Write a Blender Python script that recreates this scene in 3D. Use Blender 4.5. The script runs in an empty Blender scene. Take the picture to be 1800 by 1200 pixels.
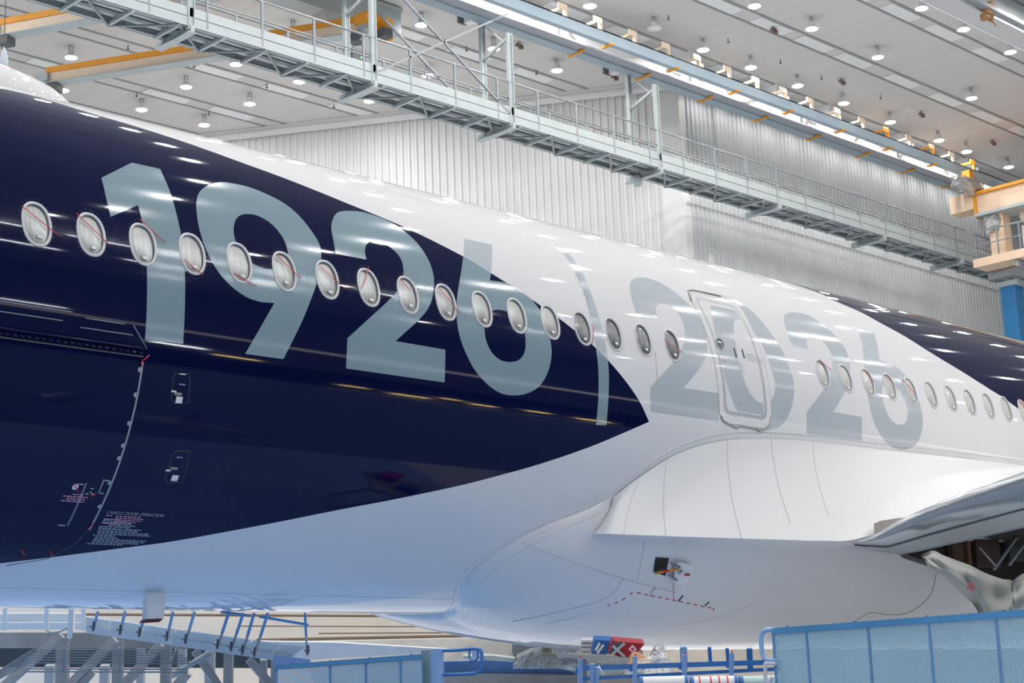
import bpy, bmesh, math, random
import numpy as np
from mathutils import Vector, Matrix
from mathutils.geometry import delaunay_2d_cdt
R_ = random.Random(7)
SC = bpy.context.scene
COL = SC.collection
PI = math.pi
# ------------------------------------------------------------------ camera
F, YAW, PIT, ROL = 2955.575, 0.787337, 0.215124, -0.037662      # focal length in pixels of the 1800 frame
CZ = 1.2                                                         # eye height above the hangar floor
cy, sy, cp, sp, cr, sr = math.cos(YAW), math.sin(YAW), math.cos(PIT), math.sin(PIT), math.cos(ROL), math.sin(ROL)
FWD = np.array([sy*cp, cy*cp, sp]); RT = np.array([cy, -sy, 0.0]); UP = np.cross(RT, FWD)
RT2 = cr*RT + sr*UP; UP2 = -sr*RT + cr*UP
cam = bpy.data.cameras.new('camera'); cam.sensor_width = 36; cam.lens = F*36/1800
cam.clip_end = 400; cam.clip_start = 0.05
co = bpy.data.objects.new('camera', cam); COL.objects.link(co); SC.camera = co
M = Matrix.Identity(4)
for i in range(3):
    M[i][0] = RT2[i]; M[i][1] = UP2[i]; M[i][2] = -FWD[i]
M[2][3] = CZ
co.matrix_world = M
# ------------------------------------------------------------------ world, exposure
w = bpy.data.worlds.new('hangar_air'); SC.world = w; w.use_nodes = True
w.node_tree.nodes['Background'].inputs[0].default_value = (0.75, 0.85, 1.0, 1)
w.node_tree.nodes['Background'].inputs[1].default_value = 0.25
SC.view_settings.view_transform = 'Standard'; SC.view_settings.look = 'None'
SC.view_settings.gamma = 1; SC.view_settings.use_curve_mapping = False
SC.view_settings.exposure = -0.10
LAMP = 380.0          # radiance of the high-bay lamps
TUBE = 3.0           # unused; radiance of the added unseen light strips
# unseen fill light added low on the camera's side to brighten the blue screens
def area(name, loc, to, sx, sy_, power, color=(1, 1, 1)):
    l = bpy.data.lights.new(name, 'AREA'); l.shape = 'RECTANGLE'; l.size = sx; l.size_y = sy_; l.energy = power; l.color = color
    o = bpy.data.objects.new(name, l); COL.objects.link(o); o.location = loc
    o.rotation_euler = (Vector(to)-Vector(loc)).to_track_quat('-Z', 'Y').to_euler()
    return o

area('screen_fill_light', (2.6, 1.2, .6), (7, 5.5, 1.2), 1.5, .4, 80, (1, .99, .97))

# ------------------------------------------------------------------ pixel helpers (1800x1200 frame)
def D(u, v):
    return RT2*((u-900)/F) - UP2*((v-600)/F) + FWD
def wpt(d, t): return (d[0]*t, d[1]*t, d[2]*t+CZ)
def onx(u, v, x): d = D(u, v); return wpt(d, x/d[0])
def ony(u, v, y): d = D(u, v); return wpt(d, y/d[1])
def onz(u, v, z): d = D(u, v); return wpt(d, z/d[2])            # z above the eye
def ond(u, v, t): d = D(u, v); return wpt(d, t)                 # t = depth along the view axis
def px(P):
    q = np.array([P[0], P[1], P[2]-CZ]); c = (q@RT2, q@UP2, q@FWD)
    return 900+F*c[0]/c[2], 600-F*c[1]/c[2]

# ------------------------------------------------------------------ materials
MATS = {}
def mat(name, col, rough=0.5, metal=0.0, coat=0.0, noise=0.0, nscale=3.0, bump=0.0, bscale=40, emis=None, alpha=1.0, stretch=None, spec=0.5):
    if name in MATS: return MATS[name]
    m = bpy.data.materials.new(name); m.use_nodes = True; nt = m.node_tree; b = nt.nodes['Principled BSDF']
    b.inputs['Base Color'].default_value = (*col, 1); b.inputs['Roughness'].default_value = rough
    b.inputs['Metallic'].default_value = metal; b.inputs['Coat Weight'].default_value = coat; b.inputs['Coat Roughness'].default_value = 0.02
    b.inputs['Specular IOR Level'].default_value = spec
    if alpha < 1: b.inputs['Alpha'].default_value = alpha
    if emis:
        b.inputs['Emission Color'].default_value = (*emis[0], 1); b.inputs['Emission Strength'].default_value = emis[1]
    tc = nt.nodes.new('ShaderNodeTexCoord'); mp = nt.nodes.new('ShaderNodeMapping'); nt.links.new(tc.outputs['Object'], mp.inputs[0])
    if stretch: mp.inputs['Scale'].default_value = stretch
    if noise:
        n = nt.nodes.new('ShaderNodeTexNoise'); n.inputs['Scale'].default_value = nscale; n.inputs['Detail'].default_value = 5
        r = nt.nodes.new('ShaderNodeMapRange'); r.inputs[1].default_value = .3; r.inputs[2].default_value = .7
        r.inputs[3].default_value = 1-noise; r.inputs[4].default_value = 1+noise*.6
        mx = nt.nodes.new('ShaderNodeVectorMath'); mx.operation = 'SCALE'; mx.inputs[0].default_value = col
        nt.links.new(mp.outputs[0], n.inputs[0]); nt.links.new(n.outputs[0], r.inputs[0]); nt.links.new(r.outputs[0], mx.inputs['Scale'])
        nt.links.new(mx.outputs[0], b.inputs['Base Color'])
    if bump:
        n2 = nt.nodes.new('ShaderNodeTexNoise'); n2.inputs['Scale'].default_value = bscale; n2.inputs['Detail'].default_value = 3
        bp = nt.nodes.new('ShaderNodeBump'); bp.inputs['Strength'].default_value = bump; bp.inputs['Distance'].default_value = 0.02
        nt.links.new(mp.outputs[0], n2.inputs[0]); nt.links.new(n2.outputs[0], bp.inputs['Height']); nt.links.new(bp.outputs[0], b.inputs['Normal'])
    MATS[name] = m; return m

WHITE = mat('white_gloss_paint', (.80, .80, .81), .035, noise=.015, nscale=.6, spec=.26)
NAVY = mat('navy_gloss_paint', (.0015, .0052, .042), .045, noise=.1, nscale=.5, spec=.22)
NUM_B = mat('silver_blue_numeral_paint', (.235, .335, .385), .12, coat=.0, noise=.03, nscale=.8)
NUM_W = mat('pale_silver_numeral_paint', (.50, .555, .595), .12, coat=.0, noise=.03, nscale=.8)
DGREY = mat('door_outline_grey_paint', (.47, .50, .52), .3, coat=.3, noise=.02)
STEEL = mat('pale_grey_painted_steel', (.41, .46, .47), .5, noise=.06, nscale=2)
STEEL2 = mat('mid_grey_painted_steel', (.33, .35, .37), .5, noise=.1, nscale=2)
BSTEEL = mat('blue_grey_painted_steel', (.36, .46, .53), .45, noise=.06, nscale=1)
GALV = mat('galvanised_tube', (.26, .29, .31), .5, metal=.1, noise=.1)
DARK = mat('dark_grating', (.05, .055, .06), .7, noise=.3, nscale=20)
BLACK = mat('matt_black', (.004, .004, .005), .6, noise=.2)
ORANGE = mat('orange_crane_paint', (.80, .33, .02), .45, noise=.06)
CREAMW = mat('cream_web_paint', (.82, .66, .50), .5, noise=.05)
CEIL = mat('ceiling_deck', (.60, .585, .565), .6, noise=.05, nscale=.4, bump=.6, bscale=2.2, stretch=(6, .12, 1))
CSTRIP = mat('ceiling_joint', (.30, .30, .31), .7, noise=.1)
CPAN = mat('ceiling_light_panel', (.76, .77, .77), .4, noise=.03)
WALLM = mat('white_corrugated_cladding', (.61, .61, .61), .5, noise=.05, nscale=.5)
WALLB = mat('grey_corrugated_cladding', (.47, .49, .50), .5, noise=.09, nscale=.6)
FLOORM = mat('pale_blue_floor', (.30, .50, .84), .5, noise=.08, nscale=.4)
REDT = mat('red_thread', (.75, .03, .06), .6, noise=.05)
RING = mat('window_ring', (.62, .63, .64), .35, metal=.1, coat=.2, noise=.04)
PANE1 = mat('protected_pane', (.36, .37, .37), .28, metal=.65, noise=.22, nscale=5, stretch=(6, 1, .35), bump=.1, bscale=9)
PANE2 = mat('dark_pane', (.16, .17, .18), .2, metal=.3, noise=.25, nscale=5, coat=.6)
PANE3 = mat('pale_pane', (.60, .60, .58), .25, metal=.1, noise=.08, nscale=5, coat=.5)
STICK = mat('white_sticker', (.85, .85, .86), .6, noise=.02)
SEAL = mat('beige_grey_seal', (.42, .39, .35), .5, metal=.2, noise=.15)
LAMPM = mat('lamp_glass', (.9, .9, .9), .4, emis=((1.0, .97, .94), LAMP), noise=.02)
CHROME = mat('grey_metallic_slat_paint', (.42, .46, .48), .16, metal=.45, coat=.8, noise=.05, nscale=.9)
SATIN = mat('white_satin_paint', (.80, .80, .80), .42, noise=.015, nscale=.6)
SEAM = mat('dark_seam', (.10, .11, .12), .6, noise=.05)
PLAST = mat('clear_plastic_sheet', (.80, .85, .88), .15, alpha=.5, noise=.2, nscale=6, bump=1.0, bscale=7)
FOIL = mat('silver_plastic_wrap', (.50, .50, .51), .25, metal=.55, noise=.2, nscale=5, bump=1.0, bscale=6)
BLUE = mat('blue_paint', (.03, .17, .50), .4, noise=.08)
BLUE2 = mat('pale_blue_paint', (.24, .42, .72), .4, noise=.08)
CREAM = mat('cream_panel', (.85, .76, .64), .6, noise=.06, nscale=1.5)
BROWN = mat('brown_rail', (.20, .13, .08), .6, noise=.2, nscale=4)
CLOTH = mat('grey_canvas', (.42, .43, .40), .75, noise=.10, nscale=2, bump=.5, bscale=3)
REDP = mat('red_plastic', (.45, .015, .03), .4, noise=.1)
SKIN = mat('brown_leather', (.42, .22, .10), .7, noise=.1)

# ------------------------------------------------------------------ mesh helpers
class MB:
    def __init__(s): s.v = []; s.f = []; s.m = []
    def add(s, vs, fs, mi=0):
        b = len(s.v); s.v += [tuple(map(float, v)) for v in vs]; s.f += [tuple(i+b for i in f) for f in fs]; s.m += [mi]*len(fs); return s
    def box(s, c, h, ax=None, mi=0):
        X, Y, Z = ax if ax else ((1, 0, 0), (0, 1, 0), (0, 0, 1))
        c = np.array(c, float); X = np.array(X)*h[0]; Y = np.array(Y)*h[1]; Z = np.array(Z)*h[2]
        vs = [c+a*X+b*Y+d*Z for d in (-1, 1) for a, b in ((-1, -1), (1, -1), (1, 1), (-1, 1))]
        return s.add(vs, [(3, 2, 1, 0), (4, 5, 6, 7), (0, 1, 5, 4), (1, 2, 6, 5), (2, 3, 7, 6), (3, 0, 4, 7)], mi)
    def bb(s, lo, hi, mi=0): return s.box([(a+b)/2 for a, b in zip(lo, hi)], [abs(b-a)/2 for a, b in zip(lo, hi)], None, mi)
    def bar(s, p, q, wd, ht, up=(0, 0, 1), mi=0):
        p = np.array(p, float); q = np.array(q, float); z = q-p; L = np.linalg.norm(z); z /= L
        a = np.cross(z, np.array(up, float)); n = np.linalg.norm(a)
        if n < 1e-4: a = np.cross(z, (1, 0, 0)); n = np.linalg.norm(a)
        a /= n; b = np.cross(a, z)
        return s.box((p+q)/2, (wd/2, ht/2, L/2), (a, b, z), mi)
    def tube(s, pts, r, n=8, mi=0, cap=True):
        pts = [np.array(p, float) for p in pts]; k = len(pts); rings = []
        t0 = pts[1]-pts[0]; a = np.cross(t0, (0, 0, 1))
        if np.linalg.norm(a) < 1e-5: a = np.cross(t0, (1, 0, 0))
        a /= np.linalg.norm(a); vs = []
        for i in range(k):
            t = pts[min(i+1, k-1)]-pts[max(i-1, 0)]; t = t/(np.linalg.norm(t)+1e-9)
            a = a-t*(a@t); a /= np.linalg.norm(a)+1e-9; b = np.cross(t, a); rr = r[i] if isinstance(r, (list, tuple)) else r
            vs += [pts[i]+rr*(a*math.cos(2*PI*j/n)+b*math.sin(2*PI*j/n)) for j in range(n)]
        fs = [(i*n+j, i*n+(j+1) % n, (i+1)*n+(j+1) % n, (i+1)*n+j) for i in range(k-1) for j in range(n)]
        if cap: fs += [tuple(range(n))[::-1], tuple(range((k-1)*n, k*n))]
        return s.add(vs, fs, mi)
    def lathe(s, c, prof, n=20, mi=0, axis='z'):
        vs = []; 
        for r, z in prof:
            for j in range(n):
                a = 2*PI*j/n; p = (r*math.cos(a), r*math.sin(a), z)
                if axis == 'x': p = (p[2], p[0], p[1])
                if axis == 'y': p = (p[0], p[2], p[1])
                vs.append((c[0]+p[0], c[1]+p[1], c[2]+p[2]))
        fs = [(i*n+j, i*n+(j+1) % n, (i+1)*n+(j+1) % n, (i+1)*n+j) for i in range(len(prof)-1) for j in range(n)]
        return s.add(vs, fs, mi)
    def grid(s, P, mi=0, thick=None):
        P = np.array(P, float); r, c = P.shape[:2]
        s.add(P.reshape(-1, 3), [(i*c+j, i*c+j+1, (i+1)*c+j+1, (i+1)*c+j) for i in range(r-1) for j in range(c-1)], mi); return s
    def build(s, name, mats, parent=None, smooth=False, origin=None, normals=None, weld=False):
        me = bpy.data.meshes.new(name)
        if origin is None and parent is not None: origin = parent['_o']
        if origin is None:
            a = np.array(s.v); origin = ((a[:, 0].min()+a[:, 0].max())/2, (a[:, 1].min()+a[:, 1].max())/2, a[:, 2].min())
        o0 = np.array(origin, float)
        me.from_pydata([tuple(np.array(v)-o0) for v in s.v], [], s.f)
        if not isinstance(mats, (list, tuple)): mats = [mats]
        for m in mats: me.materials.append(m)
        me.polygons.foreach_set('material_index', s.m)
        if weld:
            bm = bmesh.new(); bm.from_mesh(me); bmesh.ops.remove_doubles(bm, verts=bm.verts, dist=1e-5)
            bmesh.ops.recalc_face_normals(bm, faces=bm.faces); bm.to_mesh(me); bm.free()
        if smooth: me.polygons.foreach_set('use_smooth', [True]*len(me.polygons))
        if normals is not None: me.normals_split_custom_set_from_vertices([tuple(n) for n in normals])
        me.validate(); me.update()
        o = bpy.data.objects.new(name, me); COL.objects.link(o)
        if parent is not None: o.parent = parent
        if parent is None: o.location = tuple(o0); o['_o'] = tuple(map(float, o0))
        else: o['_o'] = tuple(map(float, parent['_o']))
        return o
def tag(o, label=None, cat=None, group=None, kind=None):
    if label: o['label'] = label
    if cat: o['category'] = cat
    if group: o['group'] = group
    if kind: o['kind'] = kind
    return o
def thing(name, loc, label, cat, group=None):
    o = bpy.data.objects.new(name, None); COL.objects.link(o); o.location = loc; o['_o'] = tuple(map(float, loc)); o.empty_display_size = .3
    return tag(o, label, cat, group)
def struct(o): o['kind'] = 'structure'; return o
def dup(o, delta, parent=None):
    c = o.copy(); COL.objects.link(c)
    if parent is None: c.location = Vector(o.location)+Vector(delta); c['_o'] = tuple(np.array(o['_o'])+np.array(delta))
    else: c.parent = parent; c['_o'] = tuple(parent['_o'])
    for ch in list(o.children): dup(ch, (0, 0, 0), c)
    return c
def ordn(i): return ['first', 'second', 'third', 'fourth', 'fifth', 'sixth', 'seventh', 'eighth', 'ninth', 'tenth', 'eleventh', 'twelfth', 'thirteenth', 'fourteenth', 'fifteenth', 'sixteenth', 'seventeenth', 'eighteenth', 'nineteenth', 'twentieth'][i]

# ================================================================== THE HALL
CE = 26.5                                     # ceiling above the eye
CN = (54.6, 43.6)                             # corner where the angled wall meets the side wall
DA = np.array([-.537, .843]); DA /= np.linalg.norm(DA)
m = MB(); m.bb((-45, -35, -.3), (110, 105, 0)); struct(m.build('floor', mat('pale_grey_floor', (.84, .87, .90), .5, noise=.08, nscale=.4)))
m = MB(); m.bb((-20, -5, 0), (18, 40, .01)); struct(m.build('blue_bounce_floor', FLOORM))  # unseen blue plate added to tint the light bounced onto the belly
m = MB(); m.bb((-30, -10, 0), (85, 10.5, .02)); struct(m.build('dark_reflection_floor', mat('dark_reflection_floor_tone', (.15, .22, .34), .6, noise=.15)))  # unseen dark plate added to darken reflections in the navy paint
m = MB(); m.bb((-45, -35, CE+CZ), (110, 105, CE+CZ+.3)); ceiling = struct(m.build('ceiling', CEIL))
def corrugated(p0, d, L, z0, z1, pitch, depth, nrm, name, material):
    d = np.array([d[0], d[1], 0.]); nrm = np.array([nrm[0], nrm[1], 0.]); p0 = np.array([p0[0], p0[1], 0.]); vs = []; fs = []
    k = int(L/pitch); prof = [(0, 0), (.42, 0), (.56, 1), (.86, 1)]
    for i in range(k+1):
        for a, b in prof:
            q = p0+d*(i+a)*pitch+nrm*b*depth; vs += [(q[0], q[1], z0), (q[0], q[1], z1)]
    n = len(vs)//2; fs = [(2*i, 2*i+2, 2*i+3, 2*i+1) for i in range(n-1)]
    mm = MB(); mm.add(vs, fs); return struct(mm.build(name, material))
nA = np.array([DA[1], -DA[0]])*-1
nA = np.array([-.843, -.537])
TOP_ = CE+CZ
corrugated((CN[0]+DA[0]*.95, CN[1]+DA[1]*.95), DA, 70, 0, TOP_, .335, .085, nA, 'wall_back', WALLM)
m = MB(); q0 = np.array([*CN, 0]); q1 = np.array([CN[0]+DA[0]*.95, CN[1]+DA[1]*.95, 0])
m.add([q0+(nA[0]*.06, nA[1]*.06, 0), q1+(nA[0]*.06, nA[1]*.06, 0), q1+(nA[0]*.06, nA[1]*.06, TOP_), q0+(nA[0]*.06, nA[1]*.06, TOP_)], [(0, 1, 2, 3)])
m.add([q0+(nA[0]*.06, nA[1]*.06, 0), q0+(.5, 0, 0), q0+(.5, 0, TOP_), q0+(nA[0]*.06, nA[1]*.06, TOP_)], [(0, 1, 2, 3)])
m.add([q1+(nA[0]*.06, nA[1]*.06, 0), q1+(nA[0]*.0, nA[1]*.0, 0), q1+(0, 0, TOP_), q1+(nA[0]*.06, nA[1]*.06, TOP_)], [(0, 1, 2, 3)])
struct(m.build('trim_1', WALLM))
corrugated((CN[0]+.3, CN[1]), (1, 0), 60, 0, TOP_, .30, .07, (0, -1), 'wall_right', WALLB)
# cladding joint line on the side wall and its lower, plainer band
m = MB(); m.bb((56.9, CN[1]-.10, 23.5+CZ), (56.96, CN[1]-.02, TOP_)); m.bb((54.7, CN[1]-.09, 21.0+CZ), (110, CN[1]-.06, 21.05+CZ)); struct(m.build('trim_2', STEEL2))
DKW = mat('dark_door_cladding', (.22, .24, .27), .6, noise=.1)
m = MB(); m.bb((-45.3, -35, 0), (-45, 105, TOP_)); struct(m.build('wall_front', DKW))
m = MB(); m.bb((-45, -35.3, 0), (110, -35, TOP_)); struct(m.build('wall_left', DKW))
m = MB(); m.bb((110, -35, 0), (110.3, 105, TOP_)); struct(m.build('wall_end', WALLM))
m = MB(); m.bb((-45, 102, 0), (30, 102.3, TOP_)); struct(m.build('wall_far', WALLM))
# cornice along the head of the angled wall
m = MB(); a = np.array([CN[0], CN[1], TOP_-.22])+np.array([nA[0], nA[1], 0])*.22; b = a+np.array([DA[0], DA[1], 0])*70
m.tube([a, b], .2, 10); m.bar(a+np.array([0, 0, .15]), b+np.array([0, 0, .15]), .5, .12); struct(m.build('trim_3', WALLM, smooth=False))
# ceiling joints (pairs of dark recesses running with the lamps) and pale panels between them
ROWS = [20.0, 24.0, 28.0, 31.95, 36.05, 40.25, 45.8, 49.7, 53.75, 57.4, 60.9]
m = MB()
for y in ROWS:
    for dy, wd in ((-.02, .11), (.78, .10)):
        yy = (y+dy)*CE/26+0; m.bb((-45, yy-wd/2, TOP_-.035), (110, yy+wd/2, TOP_-.005))
struct(m.build('trim_4', CSTRIP))
panx = {36.05: [48.4, 51.7, 54.6, 57.5, 61.25, 64.9, 68.5, 72], 57.4: [28.2, 31.93, 37.4, 40.8], 60.9: [33.8, 37.5, 40.8], 53.75: [37.5, 41.0, 44.6], 49.7: [37.2, 44.3, 48], 45.8: [37.2, 40.6, 44.3, 48], 40.25: [44.2, 47.8, 51.2, 54.3, 57.7, 61.2, 65, 69, 72.5], 31.95: [51.5, 54.6, 57.8, 61.5]}
for y, xs in panx.items():
    for x in xs:
        y0 = (y-.02)*CE/26+.1; y1 = (y+.78)*CE/26-.1
        mm = MB(); mm.bb((x, y0, TOP_-.03), (x+2.15, y1, TOP_-.008)); mm.build('light_panel', CPAN, ceiling)
# ------------------------------------------------------------------ high-bay lamps
def lampmesh():
    r = thing('high_bay_lamp', (0, 0, 0), '', 'lamp')
    m = MB(); m.lathe((0, 0, 0), [(0.001, .30), (.11, .30), (.13, .24), (.13, .12), (.27, .05), (.30, 0), (.28, -.01), (.225, -.012)], 20); m.build('housing', mat('pale_lamp_housing', (.66, .67, .68), .4, noise=.03), r, smooth=True)
    m = MB(); m.bar((.08, 0, .29), (.08, 0, .5), .03, .03); m.bb((-.1, -.02, .47), (.1, .02, .5)); m.bb((-.1, -.02, .29), (-.06, .02, .47)); m.build('bracket', STEEL2, r)
    m = MB(); m.lathe((0, 0, 0), [(.225, -.012), (.18, -.03), (.10, -.045), (.001, -.05)], 20); m.build('lamp_glass', LAMPM, r, smooth=True)
    return r
lp0 = lampmesh(); used = [False]
PXL = {60.9: [(111, 158), (249, 192), (359, 219)], 57.4: [(125, 100), (327, 152), (439, 182)], 53.75: [(415, 112), (526, 143), (649, 177)], 49.7: [(515, 56), (752, 132)],
       45.8: [(741, 43), (868, 85), (979, 123)], 40.25: [(1037, 10), (1150, 50), (1236, 87), (1320, 118), (1402, 150), (1483, 181), (1565, 214), (1650, 246), (1699, 266), (1773, 293)],
       36.05: [(1326, 10), (1427, 50), (1543, 100), (1708, 172)], 31.95: [(1620, 14), (1694, 51), (1776, 91)]}
rown = {60.9: 'farthest row, low over the nose', 57.4: 'row crossed by the orange beam', 53.75: 'row just under the walkway', 49.7: 'row behind the walkway railing',
        45.8: 'row at the walkway bracing', 40.25: 'row above the white runway', 36.05: 'open upper right row', 31.95: 'row beside the upper right beam'}
LASTL = [None]; DIM = []
def place_lamp(x, y, label, group):
    if not used[0]: o = lp0; used[0] = True; o.location = (x, y, 26+CZ-.02); o['_o'] = (x, y, 26+CZ)
    else: o = dup(lp0, (0, 0, 0)); o.location = (x, y, 26+CZ-.02)
    o['label'] = label; LASTL[0] = o
    if group: o['group'] = group
for y, L in PXL.items():
    for i, (u, v) in enumerate(L):
        P = onz(u, v, 26)
        st = 'unlit' if (u, v) == (1150, 50) else 'lit'
        o_ = place_lamp(P[0], P[1], ('%s high-bay lamp, %s from left in the %s' % (st, ordn(i), rown[y])), 'ceiling lamps')
for y in ROWS+[-24, -16, -10, -4, 2, 8, 14]:
    for x in np.arange(-33, 98, 7.0):
        if y > 31 and x > 26 or y == 45.8: continue
        if (x < -12 or x > 62 or y < -12) and (int(round((x+33)/7)) % 2): continue
        place_lamp(float(x), float(y), 'round grey high-bay lamp outside the picture over the rest of the hall', 'lamps out of view')
for x in np.arange(55.6, 80, 1.75):
    place_lamp(float(x), 42.75, 'high-bay lamp hidden behind the white crane runway against the grey side wall', 'lamps behind the runway'); DIM.append(COL.objects[-1] if False else LASTL[0])
# unseen light strips added for the streaks and soft band in the glossy paint
TWH = mat('tube_light_white', (.9, .9, .9), .5, emis=((.92, .97, 1.0), 75), noise=.01); TYE = mat('tube_light_warm', (.9, .8, .5), .5, emis=((1.0, .72, .22), 60), noise=.01)
TGL = mat('lit_fascia_glow', (.8, .8, .8), .5, emis=((1.0, .86, .84), 3.2), noise=.01)  # glow standing in for a lit pale fascia, not a lamp
for k, (x, z, L, hh, mt_) in enumerate(((19.5, 26.8, 2.6, .16, TWH), (23.4, 26.8, 1.4, .16, TWH), (26, 26.8, 2.4, .16, TWH), (30.2, 26.8, 1.6, .16, TWH), (33, 26.8, 2.2, .16, TWH), (38, 26.8, 2.2, .16, TWH), (22, 21.4, 2.0, .14, TWH), (26.5, 22.2, 2.2, .14, TWH), (30.5, 22.6, 2.4, .14, TWH),
        (24.6, 4.25, 1.7, .22, TWH), (26.7, 3.5, 1.5, .12, TYE), (31.5, .75, 1.0, .08, TYE), (33.6, .4, 1.5, .10, TYE), (35.6, .9, .8, .08, TYE), (37.0, .5, 1.0, .1, TYE), (39.5, .7, 1.0, .1, TYE), (42, .5, 1.6, .1, TYE), (20, 8.3, 2.0, .1, TWH), (8, 7.2, 20, .45, TGL), (28.3, 7.0, 24, .5, TGL), (52.6, 6.9, 30, .5, TGL))):
    m = MB(); m.bb((x, -10.1, z), (x+L, -10, z+hh)); tag(m.build('reflection_strip', mt_), 'long unseen light strip added for its reflection in the airliner paint', 'lamp', 'unseen reflection strips')
for y, L in ((40.25, (31, 34.5, 38, 41.6)), (36.05, (28.5, 32, 35.5, 39, 42.7, 46.4)), (31.95, (29, 32.5, 36, 39.6, 43.2, 47, 51))):
    for x in L: place_lamp(float(x), y, 'round grey high-bay lamp outside the picture over the rest of the hall', 'lamps out of view')
m = MB(); m.bb((-12, -10.4, 0), (85, -10.2, 3.3)); tag(m.build('reflection_darkener', mat('dark_reflection_sheet', (.02, .025, .04), .7, noise=.2)), 'dark unseen sheet added to darken reflections on the airliner', 'dock')  # unseen sheet added so the lower navy paint reflects something dark
dimm = mat('dim_lamp_glass', (.9, .9, .9), .4, emis=((1.0, .97, .94), LAMP*.13), noise=.02); dd_ = None
for o in DIM:
    for c in o.children:
        if c.name.startswith('lamp_glass'):
            if dd_ is None: dd_ = c.data.copy(); dd_.materials[0] = dimm
            c.data = dd_
# unlit lamp: swap its glass
for o in list(COL.objects):
    if o.get('label', '').startswith('unlit'):
        for c in o.children:
            if c.name.startswith('lamp_glass'): c.data = c.data.copy(); c.data.materials[0] = CPAN
# ------------------------------------------------------------------ small ceiling fittings
for i, (u, v) in enumerate([(225, 85), (341, 117), (240, 168), (367, 200), (469, 153), (587, 188), (820, 88), (943, 129), (1175, 33), (1280, 73), (1372, 110), (1444, 138), (1548, 172)]):
    P = onz(u, v, 26.35); m = MB(); m.tube([(P[0], P[1], P[2]-.05), (P[0], P[1], TOP_)], .02, 6); m.tube([(P[0], P[1], P[2]-.05), (P[0], P[1], P[2]-.01)], .05, 8)
    tag(m.build('sprinkler_head', SEAM), 'tiny dark sprinkler head on the hall ceiling, %s counted from the left' % ordn(i), 'sprinkler', 'ceiling sprinkler heads')
for i, (u, v) in enumerate([(912, 88), (1080, 143), (1360, 61), (1480, 151), (1620, 208), (1746, 257)]):
    P = np.array(onz(u, v, 26.15)); m = MB(); P = P+(0, 0, .2); m.tube([P+(0, 0, .02), (P[0], P[1], TOP_)], .03, 6); m.box(P+(.02, 0, 0), (.16, .06, .05)); m.lathe(P+(.14, 0, -.10), [(.001, .12), (.09, .12), (.11, 0), (.001, 0)], 12)
    tag(m.build('smoke_detector', mat('dull_maroon_plastic', (.16, .10, .10), .6, noise=.1)), 'small dull maroon detector hanging from the ceiling, %s from the left' % ordn(i), 'detector', 'ceiling detectors')
for i, (u, v) in enumerate([(823, 35), (1078, 125), (1105, 130)][:2]):
    P = np.array(onz(u, v, 26.2)); r = thing('cable_bracket', tuple(P), 'dark-holed steel bracket box on the ceiling, %s' % ['above the walkway bracing', 'left of the runway support post'][i], 'bracket')
    m = MB(); m.box(P+(.2, -.9, .1), (.16, 1.2, .14)); m.build('bracket_arm', CPAN, r); m = MB(); m.box(P+(0, .35, .1), (.2, .06, .15)); m.build('end_plate', SEAM, r)

# ------------------------------------------------------------------ crane runway (white girder with blue-grey rails)
r = thing('crane_runway', (60, 41.3, 24.9+CZ), 'long bright white crane runway girder with blue-grey flanges under the ceiling', 'girder')
x0, x1 = 20, 78
m = MB(); m.bb((x0, 41.35, 25.0+CZ), (x1, 41.40, 26.2+CZ)); m.build('web', mat('bright_white_web_paint', (.82, .82, .83), .45, noise=.04, nscale=.5), r)
m = MB(); m.bb((x0, 40.88, 24.98+CZ), (x1, 41.35, 25.04+CZ)); m.build('bottom_flange', mat('cool_grey_steel', (.38, .40, .45), .5, noise=.04), r)
m = MB(); m.bb((x0, 41.40, 24.92+CZ), (x1, 41.86, 25.02+CZ)); m.bb((x0, 41.6, 24.98+CZ), (x1, 41.66, 25.2+CZ)); m.build('rear_flange', BSTEEL, r)
m = MB(); m.bb((x0, 39.6, 24.70+CZ), (x1, 39.66, 25.10+CZ)); m.bb((x0, 39.6, 24.66+CZ), (x1, 39.85, 24.70+CZ)); m.bb((x0, 39.6, 25.06+CZ), (x1, 39.8, 25.10+CZ)); m.build('conductor_rail', BSTEEL, r)
for x in np.arange(21, 78, 7.9):
    m = MB(); m.box((x, 41.32, 25.5+CZ), (.03, .06, .45)); m.build('stiffener', STEEL, r)
for x in [45.85, 49.82, 53.84, 57.7, 61.65, 65.6, 69.5, 73.3]:
    m = MB(); m.bb((x-.07, 41.15, 24.88+CZ), (x+.07, 41.95, 24.96+CZ)); m.build('clip', ORANGE, r)
    m = MB(); m.bb((x*.977+.85, 39.5, 24.60+CZ), (x*.977+.99, 40.05, 24.655+CZ)); m.build('clip', ORANGE, r)
for x in [44.5, 46.5, 48.55, 50.6, 52.6, 54.65, 56.6, 58.6, 60.6, 62.7, 64.7, 66.7, 68.7, 70.7, 72.6, 74.6]:
    m = MB(); x = x*.974; m.bb((x-.06, 39.67, 25.05+CZ), (x+.06, 39.80, 25.62+CZ)); m.bb((x-.05, 39.67, 25.52+CZ), (x+.05, 41.3, 25.62+CZ)); m.bb((x-.42, 39.66, 25.38+CZ), (x+.06, 39.70, 25.62+CZ))
    m.build('hanger_bracket', CREAMW if int(x) % 4 else ORANGE, r)
for x in [52.4, 58.4, 62.4, 68.5, 74.5]:
    m = MB(); m.bb((x-.25, 40.9, 25.9+CZ), (x+.35, 42.1, TOP_)); m.bb((x-.35, 40.75, 25.85+CZ), (x+.45, 41.0, 26.0+CZ)); m.bb((x+.1, 40.75, 25.9+CZ), (x+.18, 40.9, 26.4+CZ)); m.build('suspension_block', CPAN, r)
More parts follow.
